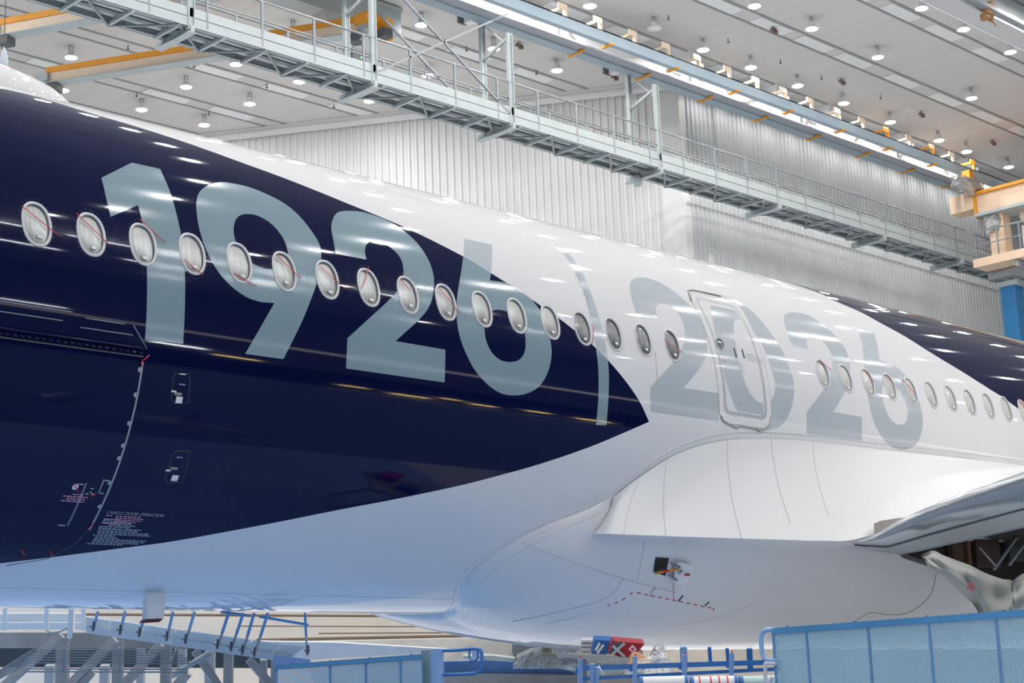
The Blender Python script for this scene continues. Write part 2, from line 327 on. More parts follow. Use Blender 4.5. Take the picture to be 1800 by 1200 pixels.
for u, v in [(1188, 122), (1427, 209)]:
    P = np.array(ony(u, v, 41.33)); m = MB(); m.box(P, (.28, .02, .3)); m.build('splice_plate', STICK, r)
    m = MB()
    for a in range(4):
        for b in range(4): m.box(P+(-.2+a*.13, -.03, -.22+b*.15), (.035, .02, .035))
    m.build('bolt_group', SEAM, r)
# ------------------------------------------------------------------ second girder, top right
r = thing('ceiling_beam', (60, 29.5, 25+CZ), 'wide white beam across the upper right corner with grubby cable carriage', 'girder')
m = MB(); m.bb((30, 29.05, 24.95+CZ), (110, 29.9, 25.0+CZ)); m.build('bottom_plate', WALLM, r)
m = MB(); m.bb((30, 29.86, 24.93+CZ), (110, 29.94, 25.03+CZ)); m.build('edge_strip', STICK, r)
m = MB(); m.bb((30, 29.4, 25.0+CZ), (110, 29.5, TOP_)); m.build('hanger_plate', STEEL, r)
m = MB(); m.bb((30, 28.75, 25.1+CZ), (110, 29.05, 25.25+CZ)); m.build('cable_rail', STEEL2, r)
P = np.array(onz(1736, 18, 25.2)); m = MB()
for k in range(14): m.box(P+(R_.uniform(-.35, .35), R_.uniform(-.2, .2), R_.uniform(-.3, .25)), (R_.uniform(.08, .2), R_.uniform(.06, .15), R_.uniform(.06, .14)))
m.tube([P+(0, 0, -.2), P+(.1, 0, -.45), P+(.3, .05, -.3), P+(.5, 0, -.5)], .03, 6); m.build('cable_carriage', SKIN, r)

# ------------------------------------------------------------------ walkway
r = thing('suspended_walkway', (45, 41.2, 20.7+CZ), 'long pale grey steel access walkway with railings hung below the crane runway', 'walkway')
X0, X1 = 16, 84; ZB = 20.65+CZ; YN, YF = 40.5, 41.9
for y, nm in ((YN, 'front_stringer'), (YF, 'rear_stringer')):
    s = -1 if y == YN else 1
    m = MB(); m.bb((X0, y-.03, ZB), (X1, y+.03, ZB+.30)); m.bb((X0, y-s*.12, ZB), (X1, y, ZB+.03)); m.bb((X0, y-s*.12, ZB+.27), (X1, y, ZB+.30)); m.build(nm, STEEL, r)
    m = MB(); m.bb((X0, y-.02, ZB+.33), (X1, y+.02, ZB+.62)); m.build('kick_plate', STEEL, r)
m = MB(); m.bb((X0, YN, ZB+.30), (X1, YF, ZB+.34)); m.build('grating_deck', DARK, r)
m = MB(); m.tube([(X0, 41.0, ZB+.16), (X1, 41.0, ZB+.16)], .09, 8); m.tube([(X0, 41.5, ZB+.2), (X1, 41.5, ZB+.2)], .12, 8); m.build('service_pipe', STEEL, r)
for k, x in enumerate(np.arange(17.2, 84, 1.62)):
    m = MB(); m.bb((x-.05, YN, ZB-.06), (x+.05, YF, ZB+.04)); m.build('cross_member', STEEL, r)
    if k % 2 == 0:
        m = MB(); m.bar((x, YN, ZB-.05), (x+1.62, YF, ZB-.05), .07, .05); m.build('diagonal_brace', GALV, r)
    else:
        m = MB(); m.bar((x, YF, ZB-.05), (x+1.62, YN, ZB-.05), .07, .05); m.build('diagonal_brace', GALV, r)
SUP = [20.4, 27.3, 34.57, 41.08, 49.3, 57.1, 65.14, 71.97, 79]
for x in SUP:
    m = MB(); m.bb((x-.06, YN-.12, ZB-.20), (x+.06, YF+.35, ZB+.02)); m.bb((x-.14, YN-.12, ZB-.22), (x+.14, YF+.35, ZB-.19)); m.build('support_beam', STEEL, r)
for x in SUP[:5]:
    for y, zt in ((YN, 24.15), (YF, 25.1)):
        m = MB(); m.bb((x-.10, y-.02, ZB-.1), (x+.10, y+.02, zt+CZ)); m.bb((x-.11, y-.08, ZB-.1), (x-.08, y+.08, zt+CZ)); m.bb((x+.08, y-.08, ZB-.1), (x+.11, y+.08, zt+CZ)); m.build('hanger_post', STEEL, r)
    m = MB(); m.bar((x, YF, 23.5+CZ), (x, YN, 24.0+CZ), .08, .12); m.bar((x, YN, 23.6+CZ), (x, YF, 25.0+CZ), .04, .04); m.build('head_brace', STEEL, r)
for y in (YN, YF):
    for a, b in (((34.57, ZB+.3), (41.08, 24.9+CZ)), ((34.57, 24.9+CZ), (41.08, ZB+.3))):
        m = MB(); m.bar((a[0], y, a[1]), (b[0], y, b[1]), .07, .07); m.build('wind_brace', GALV, r)
for y in (YN, YF):
    m = MB(); m.tube([(X0, y, ZB+1.58), (72.5, y, ZB+1.58)], .035, 6); m.tube([(X0, y, ZB+.95), (72.5, y, ZB+.95)], .025, 6); m.build('handrail', GALV, r)
    for x in np.arange(17.5, 73, 2.08):
        m = MB(); m.bb((x-.035, y-.035, ZB+.05), (x+.035, y+.035, ZB+1.58)); m.build('rail_post', GALV, r)
P = np.array(ony(1120, 318, 41.6)); m = MB(); m.lathe(P, [(.001, .3), (.12, .3), (.2, .1), (.2, -.05), (.12, -.22), (.001, -.25)], 14); m.tube([P+(0, 0, .2), P+(0, 0, .5)], .04, 6)
m.build('globe_fitting', STEEL, r, smooth=True)
P = np.array(ony(627, 105, 42.3)); r = thing('floodlight', tuple(P), 'dark floodlight box with green light behind the walkway post', 'lamp')
m = MB(); m.box(P, (.3, .15, .35)); m.build('housing', SEAM, r); m = MB(); m.box(P+(.1, -.16, .05), (.04, .01, .03)); m.build('indicator', mat('green_led', (.1, .9, .2), .5, emis=((.2, 1, .2), 3), noise=.01), r)
# ------------------------------------------------------------------ grey box beam ending at the bracing
r = thing('box_beam', (36, 46, 24+CZ), 'big grey box-shaped beam ending above the walkway bracing', 'girder')
xe = ony(705, 40, 45.3)[0]; m = MB(); m.bb((10, 45.3, .560*45.3+CZ), (xe, 46.3, .580*45.3+CZ)); m.build('box_section', STEEL, r)
m = MB(); m.bb((10, 45.25, .580*45.3+CZ), (xe+.06, 46.4, .5835*45.3+CZ)); m.build('top_flange', STEEL, r)
P = np.array(ony(590, 28, 45.3)); m = MB(); m.add([P+(-.55, 0, .15), P+(.6, 0, .15), P+(.6, .8, .15), P+(-.55, .8, .15), P+(-.15, .2, -.45), P+(.2, .2, -.35), P+(.2, .6, -.35), P+(-.15, .6, -.45)], [(0, 1, 5, 4), (1, 2, 6, 5), (2, 3, 7, 6), (3, 0, 4, 7), (4, 5, 6, 7)]); m.build('hopper_bracket', STEEL, r)
# ------------------------------------------------------------------ orange crane beams on the left
def crane(a, b, zt, h, label, taperend=False):
    a = np.array(a, float); b = np.array(b, float); r = thing('crane_beam', tuple((a+b)/2), label, 'crane')
    d = b-a; d /= np.linalg.norm(d); n = np.array([-d[1], d[0], 0]); n = n if n[1] < 0 else -n
    L = np.linalg.norm(b-a)/2; c = (a+b)/2
    m = MB(); m.box(c+(0, 0, h-.11), (L, .17, .11), (d, n, (0, 0, 1))); m.build('top_chord', ORANGE, r)
    m = MB(); m.box(c+(0, 0, h*.5-.10), (L, .12, h*.5-.10), (d, n, (0, 0, 1))); m.build('beam_web', CREAMW, r)
    m = MB(); m.box(c+(0, 0, -.02), (L, .27, .02), (d, n, (0, 0, 1))); m.build('bottom_flange', STEEL, r)
    m = MB(); m.box(a+d*-.1+(0, 0, .2), (.25, .3, .16), (d, n, (0, 0, 1))); m.build('end_truck', STEEL, r)
    m = MB(); m.box(a+d*.3+(0, 0, -.2), (.22, .25, .14), (d, n, (0, 0, 1))); m.build('trolley', SEAM, r)
    return r
crane(onz(-2, 66, 24.0), onz(380, -4, 24.0), 24.8, .62, 'upper orange and cream crane beam at the top left corner')
crane(onz(84, 148, 24.0), onz(470, 88, 24.0), 24.8, .62, 'lower orange and cream crane beam running from behind the nose dome')
rr = crane(onz(640, 58, 24.0), onz(440, 90, 24.0), 24.8, .62, 'short orange crane beam seen above the walkway handrail')
P = np.array(onz(658, 52, 24.1)); m = MB(); m.box(P+(-.1, .1, .32), (.5, .3, .2)); m.box(P+(.3, -.2, 0), (.22, .2, .4)); m.build('end_carriage', ORANGE, rr)
m = MB(); m.box(P+(.15, -.4, -.25), (.2, .2, .16)); m.build('trolley_motor', SEAM, rr)
r = thing('crane_hook', onz(5, 85, 18), 'pale plastic-wrapped hook hanging on a wire above the satellite dome', 'hook')
P = np.array(onz(7, 100, 9.0)); m = MB(); m.lathe(P, [(.001, -.20), (.055, -.19), (.06, -.05), (.03, .08), (.008, .14), (.001, .15)], 10); m.build('wrapped_hook', mat('pale_blue_wrap', (.6, .68, .75), .4, noise=.1), r, smooth=True)
m = MB(); m.tube([P+(0, 0, .14), P+(0, 0, 17.0-P[2]+CZ)], .006, 5); m.build('wire', SEAM, r)
# ------------------------------------------------------------------ right-hand orange crane with platform
r = thing('orange_crane', (71, 38, 22+CZ), 'big orange crane girder with cream web at the right edge', 'crane')
m = MB(); m.bb((71.0, 22, 22.35+CZ), (71.9, 38.95, 23.35+CZ)); m.build('girder_web', mat('warm_cream_paint', (.80, .60, .44), .45, noise=.05), r)
m = MB(); m.bb((70.8, 22, 23.30+CZ), (72.1, 39.2, 23.44+CZ)); m.bb((70.9, 38.85, 22.2+CZ), (72.0, 39.0, 23.4+CZ)); m.build('girder_flange', ORANGE, r)
m = MB(); m.bb((70.75, 22, 22.2+CZ), (72.2, 38.9, 22.34+CZ)); m.build('bottom_flange', STEEL, r)
m = MB(); m.bb((70.9, 39.0, 22.65+CZ), (71.9, 40.25, 23.5+CZ)); m.build('end_carriage', mat('warm_cream_paint', (.80, .60, .44), .45), r)
m = MB(); P = np.array(onx(1700, 326, 70.5)); 
m.lathe(P, [(.001, -1.2), (.25, -1.1), (.42, -.6), (.5, 0), (.45, .6), (.3, 1.0), (.001, 1.1)], 14, axis='x'); 
v = np.array(m.v); rng = np.random.RandomState(3); v += rng.normal(0, .05, v.shape); m.v = [tuple(a) for a in v]; m.build('wrapped_motor', FOIL, r)
m = MB(); P = np.array(onx(1701, 308, 70.3)); m.box(P, (.18, .2, .2)); m.build('buffer', ORANGE, r)
r = thing('crane_cabin_platform', (71, 38, 20+CZ), 'cream maintenance platform with railing under the orange crane', 'platform')
m = MB(); m.bb((70.8, 30, 19.75+CZ), (73.2, 39.25, 20.15+CZ)); m.build('deck', mat('warm_cream_paint', (.80, .60, .44)), r)
m = MB(); m.bb((71.2, 37.7, 20.1+CZ), (71.9, 38.45, 22.2+CZ)); m.build('mast', mat('warm_cream_paint', (.80, .60, .44)), r)
m = MB(); m.lathe((71.3, 38.3, 21.9+CZ), [(.001, -.5), (.35, -.45), (.55, 0), (.4, .35), (.001, .45)], 12); v = np.array(m.v); v += rng.normal(0, .05, v.shape); m.v = [tuple(a) for a in v]; m.build('wrapped_joint', FOIL, r)
m = MB(); m.bb((72, 33.5, 20.1+CZ), (73, 36.0, 22.1+CZ)); m.build('cabinet', CPAN, r)
m = MB(); m.bb((72, 36.4, 20.1+CZ), (72.6, 37.2, 21.6+CZ)); m.build('switch_box', WHITE, r)
m = MB(); m.lathe((71.9, 36.6, 22.0+CZ), [(.001, -.2), (.5, -.2), (.5, .2), (.001, .2)], 16, axis='x'); m.build('cable_drum', CREAMW, r)
for y in np.arange(31, 39.4, 1.15):
    m = MB(); m.bb((70.82, y-.03, 20.1+CZ), (70.88, y+.03, 21.45+CZ)); m.build('rail_post', GALV, r)
m = MB(); m.tube([(72.6, 39.2, 21.45+CZ), (70.85, 39.2, 21.45+CZ), (70.85, 30, 21.45+CZ)], .04, 6); m.tube([(72.6, 39.2, 20.8+CZ), (70.85, 39.2, 20.8+CZ), (70.85, 30, 20.8+CZ)], .03, 6); m.build('handrail', GALV, r)
m = MB(); m.bb((72, 30, 19.35+CZ), (72.25, 39.2, 19.65+CZ)); m.bb((74.5, 30, 19.35+CZ), (74.7, 39.6, 19.6+CZ)); m.bb((71, 34, 19.45+CZ), (78, 34.2, 19.7+CZ)); m.bb((71, 37, 19.45+CZ), (78, 37.2, 19.7+CZ)); m.build('understructure', STEEL2, r)
P = np.array(ony(1786, 540, 38.5)); r = thing('blue_mast', tuple(P), 'blue steel mast standing behind the tail at the right edge', 'mast')
xx, zz = ony(1771, 504, 38.5)[0], ony(1775, 504, 38.5)[2]; m = MB(); m.bb((xx, 38.1, 0), (xx+.75, 38.9, zz)); m.build('mast_column', mat('cyan_blue_paint', (.02, .17, .38), .45, noise=.08), r)
m = MB(); m.bb((xx+.75, 38.0, 0), (xx+3, 38.6, zz+.1)); m.build('mast_panel', mat('sky_blue_paint', (.20, .45, .66), .5, noise=.05), r); m = MB(); m.bb((xx-.1, 37.9, zz), (xx+3.2, 39, zz+.25)); m.build('mast_cap', STEEL, r)

# ================================================================== THE AIRLINER
YA, ZA, RR = 17.406657, 4.240965+CZ, 2.92
air = thing('airliner', (18, YA, ZA-2.9), 'white airliner with a navy bow and the years 1926 and 2026 in silver', 'airplane')
def srf(x, s, r=RR):
    th = s/RR; return (x, YA-r*math.cos(th), ZA+r*math.sin(th))
def cyl(u, v, R=RR):
    d = D(u, v); z = ZA-CZ; a = d[1]**2+d[2]**2; b = d[1]*YA+d[2]*z; c = YA**2+z*z-R*R; q = b*b-a*c
    t = b/a if q < 0 else (b-math.sqrt(q))/a
    P = d*t; return (float(P[0]), float(math.atan2(P[2]-z, YA-P[1])*RR))
def spline(pts, closed=True, step=7):
    """pts: (x, y) or (x, y, 1) for corners; Catmull-Rom between corners"""
    n = len(pts); out = []
    P = [np.array(p[:2], float) for p in pts]; C = [len(p) > 2 for p in pts]
    for i in range(n if closed else n-1):
        p1, p2 = P[i], P[(i+1) % n]
        p0 = 2*p1-p2 if (C[i] or (not closed and i == 0)) else P[i-1]
        p3 = 2*p2-p1 if (C[(i+1) % n] or (not closed and i == n-2)) else P[(i+2) % n]
        if C[i] and C[(i+1) % n]: k = max(2, int(np.linalg.norm(p2-p1)/40)+1)
        else: k = max(2, int(np.linalg.norm(p2-p1)/step)+1)
        for j in range(k):
            t = j/k
            out.append(.5*((2*p1)+(-p0+p2)*t+(2*p0-5*p1+4*p2-p3)*t*t+(-p0+3*p1-3*p2+p3)*t**3))
    if not closed: out.append(P[-1])
    return out
def loop(pts, **k): return [cyl(*p) for p in spline(pts, **k)]
c = 1
DIG = {
 'one': ([(231.7, 285.7, c), (281.7, 296.7, c), (301, 343), (316.5, 403), (323.3, 450), (325.4, 500), (324.7, 550), (322, 604, c), (255, 596, c), (257.6, 550), (258.7, 506), (257.3, 450), (253.3, 410), (248.5, 383), (242.5, 360.5, c), (194.3, 381, c), (178.3, 312.3, c)],),
 'nine': ([(498.3, 631, c), (530, 566.7), (550, 517), (560, 487), (564.3, 460), (563.3, 435), (552, 412), (526.7, 380), (500, 357.5), (466.7, 340), (433, 327.3), (400, 320.7), (381.7, 320.7), (363.3, 326.7), (350, 338.3), (345.3, 355), (345.7, 373), (350, 400), (360, 433), (376.7, 466.7), (400, 496.7), (430, 520), (456.7, 530), (482.3, 532.3, c), (431, 621.7, c)],
          [(433, 376), (450, 378), (470, 388), (486.7, 403), (500, 423), (506.3, 446), (503, 463), (493, 471.7), (480, 473), (463, 471), (440, 460), (423, 441.7), (413, 420), (410.7, 400), (415, 385), (423, 378)]),
 'two': ([(600, 371), (633, 371.7), (666.7, 381.7), (700, 398), (733, 426.7), (753, 456.7), (761.7, 483), (762.7, 506.7), (756.7, 533), (740, 558), (695.3, 599.3, c), (783, 614.3, c), (781.7, 672, c), (608.3, 647.3, c), (610.7, 594.3, c), (656.7, 552.3), (688, 523), (703, 503), (709, 483), (708, 465), (701.7, 450), (686.7, 435), (668, 425.5), (653, 423.7), (644, 430), (641.3, 441.7), (644.3, 456, c), (590, 445.7, c), (585, 416.7), (582.3, 400), (585, 385), (590, 376.7)],),
 'six': ([(816, 419.3, c), (865.7, 430, c), (865, 455), (863.5, 476.7), (861, 492.7, c), (883, 495.7), (906.7, 503), (930, 521.7), (950, 546.7), (961.7, 573), (968.3, 603), (969.3, 626.7), (963.3, 653), (950, 676.7), (930, 690), (906.7, 694.7), (883, 691.7), (860, 678), (836.7, 653), (820, 623), (808, 590), (802.7, 556.7), (803, 526.7), (808, 493), (812.7, 463), (815, 443)],
         [(876.7, 544.3), (860, 548), (853, 561.7), (851.7, 580), (855, 600), (865, 620), (880, 632.7), (896.7, 636), (911.7, 632.7), (921.7, 620), (924, 600), (920.7, 580), (911.7, 563), (896.7, 550)]),
 'dividing_bar': ([(976.7, 434, c), (992.7, 436.7, c), (1016.7, 466.7), (1033, 500), (1050, 546.7), (1063, 596.7), (1070, 650), (1069.5, 700), (1066, 747.3, c), (1047.7, 746.7, c), (1051.7, 700), (1051.7, 650), (1046.7, 606.7), (1036.7, 556.7), (1026.7, 516.7), (1010, 476.7), (993, 450)],),
 'second_two': ([(1126.7, 487.1), (1148.8, 491.8), (1174.2, 504.5), (1202.7, 526.7), (1224.8, 552), (1239.1, 577.3), (1243.2, 602.7), (1240.7, 624.8), (1228, 650.2), (1201.4, 681.8, c), (1263.5, 690.7, c), (1263.5, 740.1, c), (1143.1, 723.6, c), (1143.1, 680.2, c), (1171, 650.2), (1192, 624.8), (1201.5, 602), (1203.6, 580.5), (1197.9, 561.5), (1186.8, 544.1), (1171, 534.6), (1160, 534.0), (1152.6, 541.5), (1155.8, 559.3, c), (1118.1, 551, c), (1110.8, 526.7), (1106.7, 504.5), (1110.8, 491.8)],),
 'zero': ([(1259, 519.7), (1278.7, 520.8), (1300.8, 531.4), (1323, 547.8), (1345.2, 572.6), (1367.3, 602.7), (1383.2, 633), (1394.2, 666), (1395.8, 691.3), (1391.1, 716.7), (1380, 740.4), (1364.2, 752.5), (1338.8, 757.2), (1318, 748), (1300.2, 727.7), (1291.3, 713.5), (1275.5, 669.2), (1262.8, 615.3), (1253, 567.8), (1248.6, 535.5), (1251, 524)],
          [(1304, 563), (1296, 561.5), (1290.5, 566), (1289.7, 580), (1292.9, 605.8), (1300.8, 643.8), (1311.9, 678.7), (1326.2, 700.8), (1340.4, 708.7), (1353.1, 705.6), (1361, 691.3), (1361.9, 672.3), (1356.2, 650.2), (1346.7, 621.7), (1332.5, 593.2), (1316.7, 572.6)]),
 'third_two': ([(1396.7, 548.5), (1414, 551.5), (1432.7, 560), (1454, 576), (1472.7, 594.7), (1487.3, 616), (1494, 640), (1492.7, 664), (1486, 688), (1464.7, 724, c), (1514.8, 732.5, c), (1515.3, 776, c), (1417.7, 762.1, c), (1417.7, 724, c), (1438, 697.3), (1454, 674.7), (1462, 650.7), (1462.5, 629.3), (1456.7, 613.3), (1443.3, 597.3), (1430, 590.4), (1421.5, 590.2), (1417.5, 598.7), (1420.7, 614.1, c), (1392.7, 608.5, c), (1383.3, 584), (1378, 562.7), (1379.3, 553.3), (1387.3, 549.3)],),
 'second_six': ([(1507.3, 578.1, c), (1536.1, 584, c), (1542, 605.3), (1544.5, 620), (1546, 632, c), (1558, 636.3), (1576.7, 645.3), (1592.7, 661.3), (1608.7, 685.3), (1618, 712), (1622, 736), (1620.7, 757.3), (1612.7, 777.3), (1600.7, 786.7), (1587.3, 790.4), (1571.3, 786.7), (1555.3, 774.7), (1540.7, 752), (1531.3, 725.3), (1524.7, 693.3), (1520.7, 664), (1518, 624), (1514, 600)],
         [(1560.7, 676), (1552.7, 677.3), (1550.5, 686.7), (1552.7, 706.7), (1559.3, 725.3), (1568.7, 740), (1580.7, 746.1), (1590, 744), (1594.8, 734.7), (1594.8, 720), (1590, 704), (1582, 688), (1571.3, 678.7)]),
}
LOOPS = {}
for k, L in DIG.items(): LOOPS[k] = [loop(q) for q in L]
XA, XB = 5.0, 31.0; SM = PI*RR
bt = [cyl(*p) for p in spline([(0, 154.5), (66.7, 170.5), (160, 199), (243, 223.5), (333, 252.5), (433, 288.5), (500, 313), (560, 336.7), (600, 353), (713, 400), (816.7, 451.7), (860, 478), (900, 503), (943, 531.7), (983, 559.5), (1000, 572.6), (1039.6, 604.2), (1069.7, 633.9), (1098.2, 667.6), (1123.5, 704), (1141, 741)], closed=False, step=20)]
bl = [cyl(*p) for p in spline([(1141, 741), (1093, 762), (1033, 786.7), (950, 815), (866.7, 838.3), (800, 855), (700, 876), (600, 895), (500, 915), (400, 934), (300, 951.7), (200, 965), (100, 978), (0, 990)], closed=False, step=20)]
s0, s1 = bt[0][1], bl[-1][1]
LOOPS['navy_bow'] = [[(XA-.5, s0-.02)]+bt+bl[1:]+[(XA-.5, s1+.06)]]
at = [cyl(*p) for p in spline([(1446, 517.3), (1462, 526.0), (1496.7, 541.5), (1515, 549.5), (1555, 571.5), (1590, 590.7), (1643, 624), (1696.7, 656.5), (1744.7, 687), (1758, 695.3), (1792.7, 720)], closed=False, step=20)]
sl = (at[-1][1]-at[-4][1])/(at[-1][0]-at[-4][0]); xe_ = XB+.4; at.append((xe_, at[-1][1]+sl*(xe_-at[-1][0])))
at = [(22.2, 3.6), (22.6, 3.28)]+[q for q in at if q[0] > 22.9]
LOOPS['navy_tail'] = [at+[(xe_, SM+.2), (21.6, SM+.2)]]
def rrect(x0, x1, s0, s1, r, n=7):
    out = []
    for cx_, cs_, a0 in ((x1-r, s1-r, 0), (x0+r, s1-r, 90), (x0+r, s0+r, 180), (x1-r, s0+r, 270)):
        out += [(cx_+r*math.cos(math.radians(a0+90*k/n)), cs_+r*math.sin(math.radians(a0+90*k/n))) for k in range(n+1)]
    return out
DO = (18.64, 19.86, -.395, 1.745)
LOOPS['door'] = [rrect(*DO, .19)]
LOOPS['door_g1'] = [rrect(DO[0]+.105, DO[1]-.105, DO[2]+.12, DO[3]-.12, .13)]
LOOPS['door_g2'] = [rrect(DO[0]+.165, DO[1]-.165, DO[2]+.18, DO[3]-.18, .10)]
LOOPS['door_in'] = [rrect(18.82, 19.67, -.20, 1.50, .03, 3)]
LOOPS['cargo'] = [rrect(6.5, 9.24, -2.72, -.60, .12)]
WX = [8.02+.6087*k for k in range(17)]+[21.35+.6185*k for k in range(12)]; WS = .62
def sup(x, s, a, b, n=30, e=2.25):
    return [(x+a*abs(math.cos(t))**(2/e)*math.copysign(1, math.cos(t)), s+b*abs(math.sin(t))**(2/e)*math.copysign(1, math.sin(t))) for t in [2*PI*k/n for k in range(n)]]
WXP = [7.41, 6.8, 6.2]+WX+[28.77, 29.39, 30.0]
for i, x in enumerate(WXP): LOOPS['w%d' % i] = [sup(x, WS, .150, .235)]
# constrained triangulation of the barrel skin
def inside(P, L):
    r = np.zeros(len(P), bool)
    for poly in L:
        a = np.array(poly); b = np.roll(a, -1, 0)
        for (x1, y1), (x2, y2) in zip(a, b):
            if y1 == y2: continue
            cnd = ((y1 > P[:, 1]) != (y2 > P[:, 1])); r ^= cnd & (P[:, 0] < (x2-x1)*(P[:, 1]-y1)/(y2-y1)+x1)
    return r
V = []; E = []
def addloop(L, closed=True):
    q = []
    for (x1, y1), (x2, y2) in zip(L, list(L[1:])+[L[0]]):
        k = max(1, int(abs(y2-y1)/.10), int(abs(x2-x1)/.5)); q += [(x1+(x2-x1)*j/k, y1+(y2-y1)*j/k) for j in range(k)]
    L = q; b = len(V); V.extend(L); n = len(L)
    E.extend([(b+i, b+(i+1) % n) for i in range(n if closed else n-1)])
ns = 120; nx = 60
gx = np.linspace(XA, XB, nx+1); gs = np.linspace(-SM, SM, ns+1)
addloop([(float(x), -SM) for x in gx]+[(XB, float(s)) for s in gs[1:]]+[(float(x), SM) for x in gx[::-1][1:]]+[(XA, float(s)) for s in gs[::-1][1:-1]])
nb = len(V)
for k, L in LOOPS.items():
    for q in L:
        q = [(min(max(x, XA), XB), min(max(s, -SM), SM)) for x, s in q] if k.startswith('navy') else q
        if k == 'cargo': q = [(max(x, XA), s) for x, s in q]
        qq = [q[0]]
        for z in q[1:]:
            if math.dist(z, qq[-1]) > 1e-4: qq.append(z)
        addloop(qq)
V += [(float(x), float(s)) for x in gx[1:-1] for s in gs[1:-1]]
vo, eo, fo, _, _, _ = delaunay_2d_cdt([Vector(v) for v in V], E, [], 0, 1e-6, False)
vo = np.array([tuple(v) for v in vo]); fo = np.array([f for f in fo if len(f) == 3])
# consistent orientation (outwards)
ar = np.cross(vo[fo[:, 1]]-vo[fo[:, 0]], vo[fo[:, 2]]-vo[fo[:, 0]])
fo[ar < 0] = fo[ar < 0][:, ::-1]; ok = np.abs(ar) > 1e-9; fo = fo[ok]
Cn = vo[fo].mean(axis=1)
isw = np.zeros(len(fo), bool)
for i in range(len(WXP)): isw |= inside(Cn, LOOPS['w%d' % i])
navy = inside(Cn, LOOPS['navy_bow']) | inside(Cn, LOOPS['navy_tail'])
door = inside(Cn, LOOPS['door']); g1 = inside(Cn, LOOPS['door_g1']); g2 = inside(Cn, LOOPS['door_g2']); din = inside(Cn, LOOPS['door_in']); cargo = inside(Cn, LOOPS['cargo'])
NORM = lambda xs: (0, -math.cos(xs[1]/RR), math.sin(xs[1]/RR))
def piece(sel, name, mats, mi, parent, rr=RR):
    f = fo[sel]; ids, inv = np.unique(f, return_inverse=True); inv = inv.reshape(f.shape)
    mb = MB(); mb.add([srf(vo[i][0], vo[i][1], rr) for i in ids], [tuple(t) for t in inv]); mb.m = [int(a) for a in mi[sel]]
    return mb.build(name, mats, parent, smooth=True, normals=[NORM(vo[i]) for i in ids])
numsel = np.zeros(len(fo), bool); digs = {}
for k in DIG:
    q = inside(Cn, LOOPS[k]) & ~isw
    if k == 'zero': q &= ~(door & ~din)
    else: q &= ~door
    q &= ~numsel; digs[k] = q; numsel |= q
skin = ~isw & ~numsel & ~door & ~cargo
piece(skin, 'fuselage_skin', [WHITE, NAVY], navy.astype(int), air)
nlab = {'one': 'pale silver numeral 1 on navy', 'nine': 'pale silver numeral 9 on navy', 'two': 'pale silver numeral 2 on navy', 'six': 'pale silver numeral 6 across navy and white', 'dividing_bar': 'thin curved pale bar between the years',
        'second_two': 'pale grey numeral 2 on white', 'zero': 'pale grey numeral 0 crossed by the door', 'third_two': 'pale grey numeral 2 behind the door', 'second_six': 'pale grey numeral 6 at the end'}
for k, q in digs.items():
    nm = 'dividing_bar' if k == 'dividing_bar' else 'numeral'
    qq = q & ~door if k == 'zero' else q
    o = piece(qq, nm, [NUM_W, NUM_B], navy.astype(int), air); o['label'] = nlab[k]
# passenger door
dsel = door & ~(digs['zero'])
dm = (g1 & ~g2).astype(int)
pdoor = piece(dsel, 'passenger_door', [WHITE, DGREY], dm, air, RR+.004); pdoor['label'] = 'white cabin door with grey outline'
piece(digs['zero'] & door, 'numeral', [NUM_W], navy.astype(int)*0, pdoor, RR+.004)
cd = piece(cargo & ~isw & ~numsel, 'cargo_door', [WHITE, NAVY], navy.astype(int), air, RR+.003); cd['label'] = 'navy cargo door'
def sline(pts, rad, name, material, parent, rr=RR, closed=False, step=.12, n=6):
    q = []
    pts = list(pts)+([pts[0]] if closed else [])
    for a, b in zip(pts[:-1], pts[1:]):
        k = max(1, int(math.dist(a, b)/step)); q += [(a[0]+(b[0]-a[0])*j/k, a[1]+(b[1]-a[1])*j/k) for j in range(k)]
    q.append(pts[-1]); mb = MB(); mb.tube([srf(x, s, rr) for x, s in q], rad, n); return mb.build(name, material, parent, smooth=True)
sline(rrect(*DO, .19), .006, 'door_seal', SEAL, pdoor, closed=True)
sline([(18.68, -.30), (18.72, -.36), (18.85, -.40), (19.05, -.44), (19.12, -.40), (19.5, -.41), (19.60, -.45), (19.68, -.40), (19.80, -.34), (19.85, -.2)], .012, 'sill_protector', SEAL, pdoor, RR+.01, n=5)
sline([(18.62, 1.5), (18.70, 1.72), (18.85, 1.755), (19.5, 1.765)], .014, 'rain_gutter', SEAL, pdoor, RR+.01)
def patch(x0, x1, s0, s1, name, material, parent, rr=RR+.004, nx_=1, rot=0, loc=None):
    ns_ = max(1, int((s1-s0)/.1)); mb = MB()
    mb.grid([[srf(x0+(x1-x0)*i/nx_, s0+(s1-s0)*j/ns_, rr) for j in range(ns_+1)] for i in range(nx_+1)][::-1]); mb.f = [f[::-1] for f in mb.f]
    return mb.build(name, material, parent, smooth=True)
def disc(x, s, r, name, material, parent, rr=RR+.006, n=20, e=1.0):
    mb = MB(); mb.add([srf(x, s, rr)]+[srf(x+r*math.cos(2*PI*k/n), s+e*r*math.sin(2*PI*k/n), rr) for k in range(n)], [(0, 1+k, 1+(k+1) % n) for k in range(n)]); return mb.build(name, material, parent)
a = cyl(1265, 604); dw = disc(a[0], a[1], .085, 'door_window', SEAM, pdoor, RR+.010); 
mb = MB(); nn = 24; mb.tube([srf(a[0]+.087*math.cos(2*PI*k/nn), a[1]+.087*math.sin(2*PI*k/nn), RR+.012) for k in range(nn+1)], .007, 6, cap=False); mb.build('rim', RING, dw, smooth=True)
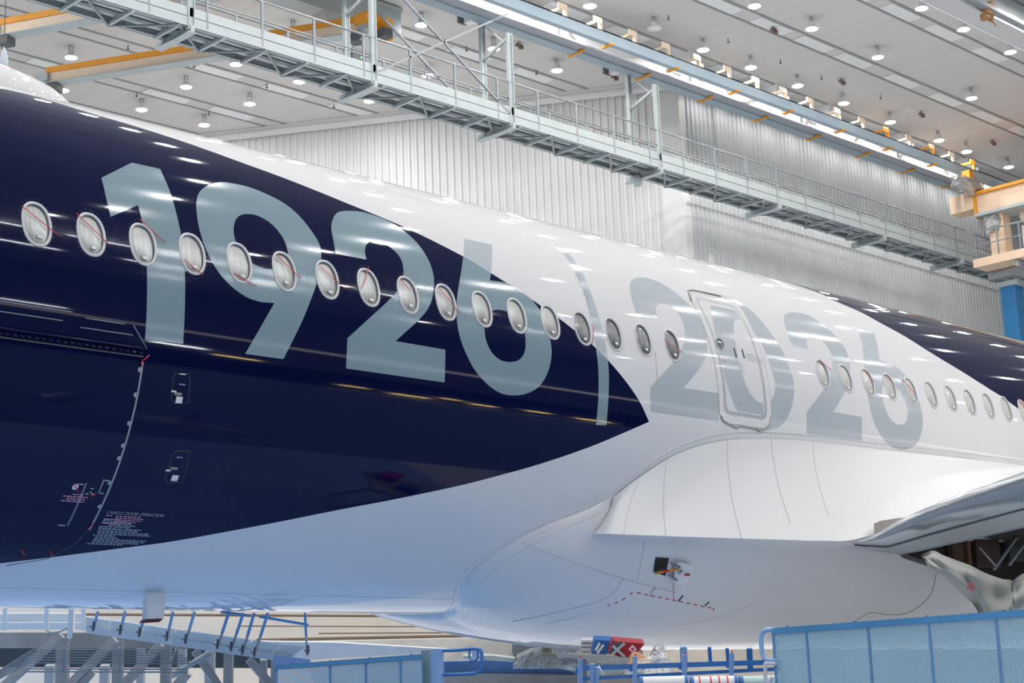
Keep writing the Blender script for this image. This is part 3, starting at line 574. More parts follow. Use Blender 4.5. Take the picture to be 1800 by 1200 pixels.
patch(a[0]-.05, a[0]+.04, a[1]+.005, a[1]+.035, 'pane_patch', STICK, dw, RR+.013); disc(a[0]+.025, a[1]-.035, .03, 'handle_boss', GALV, dw, RR+.016)  # small white patch over the door window
for (u0, v0, u1, v1) in ((1289.5, 612, 1294, 628.5), (1303.5, 614, 1308, 630)):
    p_, q_ = cyl(u0, v0), cyl(u1, v1); sline([p_, q_], .011, 'handle_slot', BLACK, pdoor, RR+.004)
def textlines(u, v, rows, name, material, parent, scale=1.0, slant=0):
    x, s = cyl(u, v); mb = MB()
    for k, row in enumerate(rows):
        yy = s-k*.026*scale; xx = x-k*slant*scale
        for a_, b_ in row: 
            q = a_
            while q < b_-.01:
                L = R_.uniform(.02, .055)*scale; L = min(L, (b_-q)*scale if scale < 1 else b_-q)
                mb.add([srf(xx+q, yy, RR+.0045), srf(xx+q+L, yy, RR+.0045), srf(xx+q+L, yy+.014*scale, RR+.0045), srf(xx+q, yy+.014*scale, RR+.0045)], [(0, 1, 2, 3)]); q += L+.011
    o = mb.build(name, material, parent); o['kind'] = 'stuff'; return o
PT = mat('pale_print', (.42, .46, .52), .6, noise=.02); PK = mat('pink_print', (.62, .28, .38), .6, noise=.02); GT = mat('faint_grey_print', (.42, .44, .46), .6, noise=.02)
textlines(1310, 622, [[(0, .2)], [(0, .3)], [(0, .38)], [(0, .36)], [(.04, .38)]], 'instruction_print', GT, pdoor)
textlines(1300, 640, [[(0, .05)], [(0, .06)], [(0, .08)], [(0, .05)], [(0, .07)], [(0, .1)]], 'instruction_print', GT, pdoor)
textlines(1268, 634, [[(0, .12)], [(0, .1)]], 'red_print', PK, pdoor); sline([cyl(1298, 708), cyl(1300, 712)], .006, 'small_plug', SEAM, pdoor)
# ------------------------------------------------------------------ cabin windows
def ringmesh(x, s, parent, pm, label=None, stick=True, n=36):
    prof = [(1.11, 1.07, .001), (1.09, 1.055, .006), (.98, .975, .007), (.915, .935, .004), (.90, .925, -.016)]
    a, b = .150, .235; mb = MB(); vs = []
    for fa, fb, dr in prof: vs += [srf(px_, ps_, RR+dr) for px_, ps_ in sup(x, s, a*fa, b*fb, n)]
    mb.add(vs, [(i*n+j, (i+1)*n+j, (i+1)*n+(j+1) % n, i*n+(j+1) % n)[::-1] for i in range(len(prof)-1) for j in range(n)])
    o = mb.build('cabin_window', RING, parent, smooth=True)
    if label: o['label'] = label
    mb = MB(); vs = [srf(x, s, RR-.004)]; fs = []
    for k in range(1, 5):
        vs += [srf(px_, ps_, RR-.016+.012*(1-(k/4)**2)) for px_, ps_ in sup(x, s, a*.91*k/4, b*.93*k/4, n)]
    fs = [(0, 1+j, 1+(j+1) % n) for j in range(n)]+[(1+i*n+j, 1+(i+1)*n+j, 1+(i+1)*n+(j+1) % n, 1+i*n+(j+1) % n) for i in range(3) for j in range(n)]
    mb.add(vs, fs); mb.build('pane', pm, o, smooth=True)
    mb = MB(); mb.tube([srf(px_, ps_, RR-.010) for px_, ps_ in sup(x, s, a*.905, b*.93, n)+sup(x, s, a*.905, b*.93, n)[:1]], .004, 5, cap=False); mb.build('gasket', SEAM, o, smooth=True)
    if stick:
        dx = R_.uniform(-.01, .01); ds = R_.uniform(-.012, .012)
        patch(x-.012+dx, x+.046+dx, s-.165+ds, s-.130+ds, 'sticker', STICK, o, RR+.002)
    return o
for i, x in enumerate(WXP):
    k = i-3; pm = PANE1 if k < 13 else (PANE2 if k < 17 else PANE3)
    ringmesh(x, WS, air, pm, None)
STR = [((37, 363), (104, 417)), ((133, 376), (190, 431)), ((244, 386), (288, 427)), ((322, 457), (356, 484)), ((409, 481), (449, 503)), ((484, 449), (527, 490)), ((562, 470), (605, 508)),
       ((646, 470), (634, 508)), ((702, 491), (720, 512)), ((771, 508), (805, 550)), ((1042, 574), (1040, 604)), ((1166, 597), (1198, 620)), ((1438, 632), (1460, 651)), ((1515, 649), (1534, 671)), ((1552, 659), (1568, 672)), ((1584, 666), (1608, 694)), ((1788, 700), (1799, 718))]
for i, (p_, q_) in enumerate(STR):
    a, b = cyl(*p_), cyl(*q_); md = ((a[0]+b[0])/2+.01, (a[1]+b[1])/2-.01); sline([a, md, b], .0045, 'red_thread', REDT, air, RR+.016, n=5)
def rivets(pts, name, parent, r=.0045, rr=RR+.002):
    mb = MB()
    for x, s in pts:
        c_ = np.array(srf(x, s, rr)); nn_ = np.array(NORM((x, s))); t1 = np.array((1., 0, 0)); t2 = np.cross(nn_, t1)
        mb.add([c_+nn_*r]+[c_+r*(t1*math.cos(k*PI/3)+t2*math.sin(k*PI/3)) for k in range(6)], [(0, 1+k, 1+(k+1) % 6) for k in range(6)])
    o = mb.build(name, GALV, parent); o['kind'] = 'stuff'; return o
pp = []
for x in WXP[1:18]:
    for t in np.linspace(0, 2*PI, 30, endpoint=False): pp.append((x+.19*math.cos(t), WS+.285*math.sin(t)))
    for k in range(7): pp.append((x+.30, WS-.15+k*.05))
for k in range(90):
    f_ = R_.random(); q_ = cyl(1012+f_*32+R_.uniform(-4, 4), 478+f_*78); pp.append(q_)
rivets(pp, 'rivet_heads', air)
# ------------------------------------------------------------------ cargo door fittings and print
sline([(9.245, -.64), (9.245, -2.56)], .011, 'edge_strip', mat('pale_sealant', (.40, .42, .46), .5, noise=.05), cd, RR+.008)
for v in (-.72, -.98, -1.28, -1.52, -1.66, -1.95, -2.24): disc(9.225, v, .026, 'strip_tab', mat('pale_sealant', (.40, .42, .46)), cd, RR+.01)
sline([(9.24, -2.56), (9.20, -2.75), (9.0, -3.05), (8.6, -3.2)], .004, 'lower_seam', SEAM, cd, RR+.001)
for k in range(34): 
    x = 6.6+k*.078; mb = MB(); mb.tube([srf(x, -.55, RR+.014), srf(x+.05, -.55, RR+.014)], .016, 8); mb.build('hinge_knuckle', NAVY, cd, smooth=True)
sline([(5.2, -.50), (9.24, -.50)], .010, 'hinge_line', NAVY, cd, RR+.004); sline([(5.2, -.585), (9.24, -.585)], .010, 'hinge_line', SEAM, cd, RR+.003)
for a, b in (((7.4, -.34), (8.3, -.34)), ((7.4, -.24), (8.4, -.24)), ((8.55, -.28), (9.0, -.28)), ((8.5, -.38), (9.1, -.38)), ((9.1, -.28), (9.28, -.50))): sline([a, b], .006, 'hinge_cover_edge', GALV, cd, RR+.001)
a, b = cyl(261, 624), cyl(247, 636); sline([a, b], .006, 'red_thread', REDT, cd, RR+.015); sline([b, cyl(250, 646)], .005, 'red_thread', REDT, cd, RR+.015)
a, b = cyl(163, 917), cyl(154, 928); sline([a, b], .006, 'red_thread', REDT, cd, RR+.015)
def text(body, u, v, size, material, parent, name='lettering', shear=0, dx=0):
    cu = bpy.data.curves.new('t', 'FONT'); cu.body = body; cu.size = size; cu.shear = shear; o = bpy.data.objects.new('t', cu); COL.objects.link(o)
    dg = bpy.context.evaluated_depsgraph_get(); me = o.evaluated_get(dg).to_mesh(); x0_, s0_ = cyl(u, v)
    vs = [srf(x0_+p.co.x, s0_+p.co.y, RR+.0055) for p in me.vertices]; fs = [tuple(p.vertices) for p in me.polygons]; o.evaluated_get(dg).to_mesh_clear(); bpy.data.objects.remove(o)
    mb = MB(); mb.add(vs, fs); return mb.build(name, material, parent)
text('CARGO DOOR OPERATION', 186, 902, .055, GT, air, shear=.3)
rows = [[(0, .08), (.12, .42)], [(.12, .48)], [(0, .08), (.12, .44)], [(.12, .38)], [(0, .22)]]
textlines(185, 906, rows, 'pink_instruction_print', PK, air, slant=-.004)
textlines(182, 912, [[(0, .2)], [(0, .3)], [(0, .36)], [(.1, .42)], [(0, .38)], [(0, .3), (.32, .52)], [(.02, .5)], [(.02, .66)], [(.04, .7)], [(0, .26)], [(.04, .32)], [(.04, .68)], [(.04, .66)], [(.04, .6)], [(0, .44)]], 'instruction_print', PT, air, slant=.002)
textlines(112, 868, [[(.1, .22)], [(0, .3)], [(.05, .26)], [(0, .26)]], 'pink_instruction_print', PK, air, scale=1.1)
a = cyl(132, 855); disc(a[0], a[1], .035, 'round_placard', STICK, air); sline([cyl(129, 848), cyl(137, 864)], .005, 'red_thread', REDT, air, RR+.012)
for (u0, v0, u1, v1) in ((150, 849, 117, 923), (152.5, 848, 119, 924), (182, 842, 172, 866), (183.5, 842, 174, 866)): sline([cyl(u0, v0), cyl(u1, v1)], .003, 'guide_mark', PT, air, RR+.004)
for (u0, v0, u1, v1) in ((138, 850, 146, 851), (102, 922, 114, 923), (184, 844, 193, 845), (175, 866, 182, 867), (159, 858, 164, 858.5), (157, 864.5, 161, 865), (150, 867, 155, 868), (160, 868, 166, 868)): sline([cyl(u0, v0), cyl(u1, v1)], .007, 'small_print', PT, air, RR+.003)
sline([cyl(159, 871), cyl(167, 867)], .006, 'red_thread', REDT, air, RR+.01)
for a, b in ((37, 964), (87, 966)): sline([cyl(a, b), cyl(a+5, b+9)], .006, 'red_thread', REDT, air, RR+.01)
for (ux, vy) in ((308, 672), (303, 800)):
    textlines(ux+7, vy+4, [[(0, .07)]], 'small_print', PT, air)
for (u0, v0, dx, ds, mt_) in ((308, 706, .08, .07, STICK), (306, 692, .09, .03, mat('tan_label', (.35, .33, .28), .6)), (301, 687, .06, .02, STICK), (300, 843, .08, .07, STICK), (299, 823, .09, .03, mat('tan_label', (.35, .33, .28))), (291, 826, .06, .02, STICK)):
    a = cyl(u0, v0); patch(a[0], a[0]+dx, a[1]-.01, a[1]-.01+ds, 'placard', mt_, air)
for L in ([(307, 656), (332, 657), (334, 670), (330, 708), (306, 709), (301, 700), (305, 665)], [(310, 792), (333, 793), (331, 810), (320, 848), (292, 848), (290, 840), (303, 800)]):
    sline([cyl(*p_) for p_ in L], .003, 'access_panel_seam', SEAM, air, RR+.001, closed=True)
sline([cyl(315, 657), cyl(326, 658)], .006, 'latch', STICK, air, RR+.003)
sline([(5, -3.70), (16, -3.70)], .0025, 'belly_lap_joint', WHITE, air, RR+.003)
sline([cyl(1151, 616), cyl(1155, 670)], .003, 'red_thread', mat('faint_pink_thread', (.8, .35, .35), .6), air, RR+.006)
# ------------------------------------------------------------------ nose and tail cones
def cone(xs, rs, zs, name, nav):
    mb = MB(); n = 96; vs = []; 
    for x, r_, dz in zip(xs, rs, zs): vs += [(x, YA-r_*math.cos(2*PI*k/n-PI), ZA+dz+r_*math.sin(2*PI*k/n-PI)) for k in range(n)]
    for i in range(len(xs)-1):
        for j in range(n):
            s_ = ((2*PI*(j+.5)/n-PI))*RR
            mb.f.append((i*n+j, (i+1)*n+j, (i+1)*n+(j+1) % n, i*n+(j+1) % n)); mb.m.append(int(nav(s_)))
    mb.v = vs; return mb.build(name, [WHITE, NAVY], air, smooth=True)
t = np.linspace(0, 1, 14); xs = 5-t*7.2; rs = RR*np.sqrt(np.maximum(0.0002, 1-np.maximum(0, (t-.05)/.95)**2.2)); zs = -.9*t**2.2
cone(xs, rs, zs, 'nose_section', lambda s_: -3.2 < s_ < s0)
xs = list(np.linspace(31, 42, 5))+list(np.linspace(44, 60, 9)); rs = [RR]*5+list(np.linspace(2.85, .4, 9)); zs = [0]*5+list(np.linspace(.05, 1.9, 9))
cone(xs, rs, zs, 'tail_section', lambda s_: s_ > -.6 or s_ < -8.6)
# ------------------------------------------------------------------ radome and antennas on the crown
mb = MB(); vs = []; n = 28; K = 14
for i in range(K+1):
    f = -math.cos(PI*i/K); x = 7.9+2.05*f; e_ = max(0.0, 1-f*f)**.38; hgt = .50*e_; wd = .85*e_
    vs += [(x, YA-wd*math.cos(PI*j/n), ZA+math.sqrt(max(0, RR**2-(wd*math.cos(PI*j/n))**2))-.02+hgt*math.sin(PI*j/n)**.8) for j in range(n+1)]
mb.add(vs, [(i*(n+1)+j, i*(n+1)+j+1, (i+1)*(n+1)+j+1, (i+1)*(n+1)+j) for i in range(K) for j in range(n)]); mb.build('satellite_dome', WHITE, air, smooth=True)
rv = [(u, v) for u, v in ((4, 150), (17, 153), (31, 156), (44, 159), (57, 162))]
x, z = ony(1250, 466, YA)[0], ZA+RR
mb = MB(); mb.add([(x-.02, YA-.02, z-.05), (x+.22, YA-.015, z-.05), (x+.06, YA-.01, z+.40), (x-.03, YA-.01, z+.40), (x-.02, YA+.02, z-.05), (x+.22, YA+.015, z-.05), (x+.06, YA+.01, z+.40), (x-.03, YA+.01, z+.40)], [(0, 1, 2, 3), (7, 6, 5, 4), (0, 4, 5, 1), (1, 5, 6, 2), (2, 6, 7, 3), (3, 7, 4, 0)]); mb.build('blade_antenna', WHITE, air)
# belly blade with red lower edge
Pm = lambda u, v: np.array(ony(u, v, YA-.9))
TL, TR, BR, BL, RL, RR_ = Pm(262, 1064), Pm(295, 1064), Pm(283, 1087), Pm(254, 1088), Pm(246, 1095), Pm(278, 1093)
ofs = np.array([0, .05, 0]); up_ = np.array([-.05, 0, .12])
mb = MB(); mb.add([TL+up_-ofs, TR+up_-ofs, BR-ofs, BL-ofs, TL+up_+ofs, TR+up_+ofs, BR+ofs, BL+ofs], [(0, 3, 2, 1), (4, 5, 6, 7), (0, 4, 7, 3), (1, 2, 6, 5), (2, 3, 7, 6), (0, 1, 5, 4)]); bb_ = mb.build('belly_antenna', STICK, air)
mb = MB(); mb.add([BL-ofs, BR-ofs, RR_-ofs*.6, RL-ofs*.6, BL+ofs, BR+ofs, RR_+ofs*.6, RL+ofs*.6], [(0, 3, 2, 1), (4, 5, 6, 7), (2, 3, 7, 6), (0, 4, 7, 3), (1, 2, 6, 5)]); mb.build('dark_red_tip', mat('dark_red_cap', (.10, .008, .008), .35, noise=.3, nscale=20), bb_)
# ------------------------------------------------------------------ belly fairing
XF = [(-4.587, 15.9), (-4.1, 15.7), (-3.7, 15.4), (-3.3, 15.1), (-2.9, 14.98), (-2.5, 15.2), (-2.1, 15.65), (-1.78, 16.45), (-1.5, 16.9), (-1.0, 17.6), (-.6, 19)]
fx_s = [a for a, b in XF]; fx_x = [b for a, b in XF]
HS = [(-4.587, .47), (-3.6, .48), (-2.9, .50), (-2.3, .46), (-1.85, .36), (-1.65, .16), (-1.45, -.06), (-.6, -.10)]
def fair(u_, s_):
    xf = np.interp(s_, fx_s, fx_x); h = np.interp(s_, [a for a, b in HS], [b for a, b in HS])
    h = h*(1-math.exp(-max(u_, 0)/.75))*(.55+.45*min(1, u_/3)) + (.035 if s_ < -1.7 else 0)*min(1, u_/.03)
    if u_ <= 0: h = -.01
    return (xf+u_, h)
us = [0, .02, .06, .15, .3, .45, .6, .8, 1, 1.3, 1.6, 2, 2.5, 3, 3.6, 4.3, 5, 6, 7, 8.5, 10, 12, 14, 17]
ss = list(np.linspace(-.6, -4.587, 42)); 
# smooth the front outline
fine = np.interp(ss, fx_s, fx_x); ker = np.array([1, 2, 3, 2, 1])/9.; sm = np.convolve(np.r_[[fine[0]]*2, fine, [fine[-1]]*2], ker, 'valid'); fx_s = list(ss[::-1]); fx_x = list(sm[::-1])
g = []
for s_ in ss: g.append([(fair(u_, s_)[0],)+srf(0, s_, RR+fair(u_, s_)[1])[1:] for u_ in us])
left = g; right = [[(p[0], 2*YA-p[1], p[2]) for p in row] for row in g[::-1]][1:]
mb = MB(); mb.grid(left+right); mb.f = [f[::-1] for f in mb.f]; fairing = mb.build('belly_fairing', WHITE, air, smooth=True)
def fpt(u, v, extra=.0, it=6):
    h = .35
    for _ in range(it):
        x, s_ = cyl(u, v, RR+h); s_ = s_; h = fair(max(x-np.interp(s_, fx_s, fx_x), 0.001), s_)[1]
    x, s_ = cyl(u, v, RR+h); return srf(x, s_, RR+h+extra)
so = [(np.interp(s_, fx_s, fx_x)-.09, s_) for s_ in np.linspace(-1.72, -4.3, 40)]
mb = MB(); mb.tube([srf(x, s_, RR+.002) for x, s_ in so], .007, 6); mb.build('sealant_bead', WHITE, air, smooth=True)
mb = MB(); mb.tube([(fair(.20, s_)[0],)+srf(0, s_, RR+fair(.20, s_)[1]+.002)[1:] for s_ in np.linspace(-1.8, -4.2, 40)], .005, 6); mb.build('fairing_lip', WHITE, fairing, smooth=True)
def fline(L, r_, name, m_, par=None, ex=.002):
    pts = spline(L, closed=False, step=12); mb = MB(); mb.tube([fpt(*q, extra=ex) for q in pts], r_, 5); return mb.build(name, m_, par or fairing, smooth=True)
LSEAM = mat('faint_panel_seam', (.56, .57, .58), .6, noise=.02)
fline([(918, 953), (1000, 985), (1090, 1015), (1190, 1042)], .004, 'panel_seam', LSEAM)
fline([(1134, 950), (1120, 1020)], .003, 'panel_seam', LSEAM)
fline([(1096, 1014), (1080, 1040), (1050, 1057), (960, 1080), (900, 1092)], .003, 'panel_seam', LSEAM)
fline([(1040, 1076), (1010, 1085), (960, 1095)], .003, 'panel_seam', WHITE); fline([(1340, 1050), (1280, 1080), (1200, 1098)], .003, 'panel_seam', WHITE)
fline([(1646, 1005), (1635, 1045), (1600, 1075), (1560, 1080), (1530, 1076), (1505, 1090)], .006, 'panel_seam', mat('grey_seam', (.25, .25, .26), .6))
for k in range(11):
    u0 = 1120+k*12.4; v0 = 1041.5+k*2.55
    fline([(u0, v0), (u0+6, v0+1.2)], .009, 'red_dash', REDT, ex=.001)
for (u0, v0, u1, v1) in ((1107, 1044, 1112, 1041), (1094, 1054, 1099, 1050), (1081, 1060, 1086, 1058), (1069, 1065, 1071, 1062), (1254, 1068, 1254.5, 1072)): fline([(u0, v0), (u1, v1)], .009, 'red_dash', REDT, ex=.001)
for (u0, v0, u1, v1) in ((1192, 1056, 1200, 1046), (1239, 1064, 1246, 1057)): fline([(u0, v0), (u1, v1)], .012, 'dark_vane', SEAM, ex=.006)
fline([(1142, 1047), (1149, 1034), (1153, 1035)], .004, 'dark_vane', SEAM, ex=.004)
fline([(1181, 990), (1183, 1020), (1183, 1052)], .004, 'red_thread', REDT, ex=.02)
# open access hatch, its shaded inside painted as a black patch, with orange rod
h4_ = [(1152, 978.5), (1175, 979.5), (1169, 1011), (1148, 1004)]; h4 = [fpt(*q, extra=.006) for q in ((1152, 978.5), (1175, 979.5), (1169, 1011), (1148, 1004))]
hin = [np.array(q)+np.array([.0, .25, .05]) for q in h4]
mb = MB(); mb.grid([[fpt(*[(h4_[0][k]*(1-a_)+h4_[1][k]*a_)*(1-b_)+(h4_[3][k]*(1-a_)+h4_[2][k]*a_)*b_ for k in (0, 1)], extra=.012) for a_ in np.linspace(0, 1, 6)] for b_ in np.linspace(0, 1, 6)]); hatch = mb.build('opening_shade_patch', BLACK, fairing); hatch['label'] = 'open square hatch, shaded inside painted as a black patch'
hd = [fpt(*q, extra=.09) for q in ((1184, 981), (1188, 980), (1209, 986), (1212.5, 990), (1206, 1017), (1202, 1019.5), (1180, 1015.5), (1179, 1012))]
hb = [np.array(q)+np.array([0, .03, 0]) for q in hd]; nh = len(hd)
mb = MB(); mb.add(list(hd)+list(hb), [tuple(range(nh)), tuple(range(nh, 2*nh))[::-1]]+[(i, nh+i, nh+(i+1) % nh, (i+1) % nh) for i in range(nh)]); lid = mb.build('hatch_lid', STICK, fairing)
for (a, b, mm_) in (((1176, 986), (1187, 988), GALV), ((1172, 1007), (1182, 1010), GALV)): 
    mb = MB(); mb.tube([fpt(*a, extra=.03), fpt(*b, extra=.12)], .012, 6); mb.build('hatch_hinge', mm_, lid)
mb = MB(); mb.tube([fpt(1148, 1002.5, extra=.05), fpt(1182, 988.5, extra=.14)], .019, 8); mb.build('orange_rod', ORANGE, hatch, smooth=True); mb = MB(); mb.tube([fpt(1160, 998, extra=.075), fpt(1168, 994.5, extra=.10)], .021, 8); mb.build('red_flag', REDT, hatch, smooth=True)
for (u0, v0, w_, mm_) in ((1190, 995, 3, SEAM), (1187, 999, 3, mat('tan_label', (.35, .33, .28))), (1200, 1002, 4, REDT), (1203, 1001, 3, SEAM), (1186, 988, 3, GALV), (1182, 1010, 2.5, GALV)):
    q = [fpt(u0-w_, v0-2, extra=.098), fpt(u0+w_, v0-1, extra=.098), fpt(u0+w_, v0+2, extra=.098), fpt(u0-w_, v0+1.5, extra=.098)]; mb = MB(); mb.add(q, [(0, 1, 2, 3)]); mb.build('lid_mark', mm_, lid)
# ------------------------------------------------------------------ wing root glove
GA0 = [(1078, 872.5), (1108, 848), (1140, 826), (1170, 807), (1205, 790), (1250, 777), (1300, 771), (1370, 771), (1440, 777), (1510, 785), (1600, 795), (1700, 806), (1800, 818), (1960, 838)]
GA = [(x_, float(np.interp(x_, [q[0] for q in GA0], [q[1] for q in GA0]))) for x_ in (1078, 1100, 1125, 1145, 1165, 1195, 1240, 1290, 1340, 1400, 1460, 1560, 1680, 1850)]
GB = [(1042, 937), (1068, 938), (1096, 939), (1126, 940.2), (1160, 941.5), (1205, 943), (1255, 944.6), (1320, 946.6), (1385, 948.5), (1450, 950), (1510, 946), (1640, 905), (1760, 865), (1950, 800)]
GC = [(1044, 938), (1068, 941.2), (1096, 944.3), (1126, 947.4), (1160, 950.5), (1205, 954.6), (1255, 958.7), (1320, 963.5), (1385, 967), (1450, 968), (1508, 960), (1560, 966), (1600, 968), (1650, 970)]
yo = [None, 2.72, 2.80, 2.88, 2.96, 3.05, 3.15, 3.28, 3.40, 3.52, 3.62, 3.75, 3.9, 4.1]
rows_t = []; rows_b = []
K = 14
for i, (a, b, c_) in enumerate(zip(GA, GB, GC)):
    x, s_ = cyl(*a); A = np.array(srf(x, s_, RR+.012)); Bp = np.array(fpt(*b, extra=.01)) if yo[i] is None else np.array(ony(b[0], b[1], YA-yo[i]))
    if i == 0: ytip = YA-Bp[1]
    Cp = np.array(fpt(*c_, extra=.0))
    Tn = np.array(srf(x*.6+Bp[0]*.4, s_-abs(A[2]-Bp[2])*.4, RR+.04)); Mx = .45*Tn+.55*(A*.5+Bp*.5)
    if i == 0: Mx = np.array(fpt(1070, 905, extra=.02))
    row = [(1-t_)**2*A+2*t_*(1-t_)*Mx+t_*t_*Bp for t_ in np.linspace(0, 1, K)]; rows_t.append(row)
    Mb = (Bp+Cp)/2+np.array([0, .0, .06])
    rows_b.append([(1-t_)**2*Bp+2*t_*(1-t_)*Mb+t_*t_*Cp for t_ in np.linspace(0, 1, 6)])
def densify(rows, k=4):
    rows = np.array(rows); n_ = len(rows); out = []
    for i in range(n_-1):
        p0, p1, p2, p3 = rows[max(i-1, 0)], rows[i], rows[i+1], rows[min(i+2, n_-1)]
        for j in range(k):
            t_ = j/k; out.append(.5*((2*p1)+(-p0+p2)*t_+(2*p0-5*p1+4*p2-p3)*t_*t_+(-p0+3*p1-3*p2+p3)*t_**3))
    out.append(rows[-1]); return np.array(out)
RT_ = densify(rows_t); RB_ = densify(rows_b)
mb = MB(); mb.grid(RT_); mb.f = [f[::-1] for f in mb.f]; glove = mb.build('wing_root_fairing', SATIN, air, smooth=True)
mb = MB(); mb.grid(RB_); mb.f = [f[::-1] for f in mb.f]; mb.build('glove_underside', SATIN, glove, smooth=True)
mb = MB(); mb.tube([np.array(srf(*[(lambda q: (q[0]-.02, q[1]+.09))(cyl(*a))][0], RR+.003)) for a in spline(GA0, closed=False, step=25)], .006, 6); mb.build('sealant_bead', WHITE, air, smooth=True)
for f0, t0, t1 in ((8, .1, 1), (17, .06, 1), (27, .06, 1), (33, .06, .9), (38, .06, .8)):
    row = RT_[f0]; i0, i1 = int(t0*(K-1)), int(t1*(K-1)); mb = MB(); mb.tube([q+np.array([0, -.003, .001]) for q in row[i0:i1+1]], .003, 5); mb.build('panel_seam', LSEAM, glove, smooth=True)
# brown-grey root panel
q4 = [(1536, 920), (1548, 915), (1580, 910), (1602, 910), (1560, 940), (1537, 945)]
mb = MB(); mb.add([ony(u, v, YA-3.75) for u, v in q4]+[ony(u, v, YA-3.70) for u, v in q4], [tuple(range(6)), tuple(range(6, 12))[::-1]]+[(i, 6+i, 6+(i+1) % 6, (i+1) % 6) for i in range(6)]); mb.build('root_patch', mat('warm_grey_masking', (.42, .38, .36), .6, noise=.05), glove)
# ------------------------------------------------------------------ wing: slat, box, spar
Uc = [(1500, 954), (1530, 943), (1560, 926), (1600, 904), (1650, 883), (1700, 864), (1750, 846), (1800, 828), (2600, 540)]
Lc = [(1500, 956), (1540, 965), (1575, 973), (1585, 974), (1640, 962), (1700, 949), (1800, 926), (2600, 742)]
def zfor(x, y, C):
    lo, hi = -8+ZA, 6+ZA
    for _ in range(40):
        mid = (lo+hi)/2; u, v = px((x, y, mid)); vt = np.interp(u, [a for a, b in C], [b for a, b in C])
        if v > vt: lo = mid
        else: hi = mid
    return (lo+hi)/2
sec = []
YO = np.r_[np.linspace(3.55, 6.2, 16), np.linspace(6.6, 9.0, 5)]
wingtop = []
for yo_ in YO:
    y = YA-yo_; xl = 20.75+.66*(yo_-3.55); xu = xl+.12; zu = zfor(xu, y, Uc); xlo = xl+.75*min(1, .25+(yo_-3.55)/1.2); zl = zfor(xlo, y, Lc)
    U = np.array([xu, y, zu]); L_ = np.array([xlo, y, zl]); hgt = zu-zl; B0 = np.array([xu+.7, y, zu+.02]); row = []
    N1 = np.array([xl-.05-.10*hgt, y, zu-.04]); N2 = np.array([xl-.10, y, zl+.35*hgt])
    row = [B0+(U-B0)*k/4 for k in range(4)]+[(1-t_)**3*U+3*t_*(1-t_)**2*N1+3*t_*t_*(1-t_)*N2+t_**3*L_ for t_ in np.linspace(0, 1, 14)]
    sec.append(row); wingtop.append((xu, y, zu, xlo, zl))
wing = MB(); mb = MB(); mb.grid(sec); slat = mb.build('slat', CHROME, air, smooth=True); slat['label'] = 'grey metallic leading edge slat'
sl_ = np.array(sec); mb = MB(); mb.tube([q[-4]+np.array([-.004, -.0, -.006]) for q in sl_], .014, 6); mb.build('slat_seam', SEAM, slat, smooth=True)
mb = MB(); mb.tube([q[-1] for q in sl_], .012, 6); mb.build('slat_edge', STEEL, slat, smooth=True)
vs = []; mb = MB()
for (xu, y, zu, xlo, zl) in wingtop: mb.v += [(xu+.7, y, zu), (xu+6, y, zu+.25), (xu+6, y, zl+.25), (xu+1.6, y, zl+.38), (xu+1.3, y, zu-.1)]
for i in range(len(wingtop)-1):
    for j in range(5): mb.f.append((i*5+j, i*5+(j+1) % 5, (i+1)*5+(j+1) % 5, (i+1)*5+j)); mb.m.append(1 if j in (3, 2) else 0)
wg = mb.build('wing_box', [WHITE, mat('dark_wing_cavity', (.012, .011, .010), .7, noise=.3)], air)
qq = [(1508, 957), (1540, 956), (1575, 966), (1592, 974), (1580, 976), (1550, 968), (1515, 960)]
mb = MB(); mb.grid([[ony(*a, YA-3.62) for a in ((1506, 956.5), (1528, 953), (1552, 957), (1578, 966), (1590, 974))], [ony(*a, YA-3.60) for a in ((1507, 958), (1526, 961), (1550, 967), (1572, 973), (1586, 976))]]); mb.build('root_gap', SEAM, slat)
# the dark bay and ribs seen under the slat
r = thing('wing_spar_bay', ony(1720, 1000, YA-5.2), 'dark brown open structure with thin rods under the slat', 'aircraft structure')
yb = YA-3.2
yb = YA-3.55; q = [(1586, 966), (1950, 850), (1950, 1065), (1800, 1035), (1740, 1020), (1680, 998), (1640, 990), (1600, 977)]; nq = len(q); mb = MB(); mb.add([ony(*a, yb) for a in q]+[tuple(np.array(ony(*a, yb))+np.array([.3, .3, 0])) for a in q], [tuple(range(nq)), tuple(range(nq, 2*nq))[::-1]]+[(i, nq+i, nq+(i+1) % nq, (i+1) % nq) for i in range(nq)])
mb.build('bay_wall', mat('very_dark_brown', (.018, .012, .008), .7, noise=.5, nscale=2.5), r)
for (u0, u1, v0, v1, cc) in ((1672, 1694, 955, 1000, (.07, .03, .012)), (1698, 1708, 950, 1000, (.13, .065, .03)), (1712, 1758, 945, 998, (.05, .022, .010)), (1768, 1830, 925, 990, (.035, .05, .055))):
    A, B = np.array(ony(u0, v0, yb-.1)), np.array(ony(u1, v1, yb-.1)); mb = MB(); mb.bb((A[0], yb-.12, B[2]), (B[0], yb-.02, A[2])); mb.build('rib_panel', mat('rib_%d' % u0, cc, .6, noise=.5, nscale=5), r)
for a, b in (((1792, 936), (1748, 1000)), ((1810, 942), (1775, 992)), ((1722, 962), (1752, 996))):
    mb = MB(); mb.tube([ony(*a, yb-.5), ony(*b, yb-.5)], .025 if a[0] > 1730 else .014, 8); mb.build('strut_rod', STEEL2, r, smooth=True)
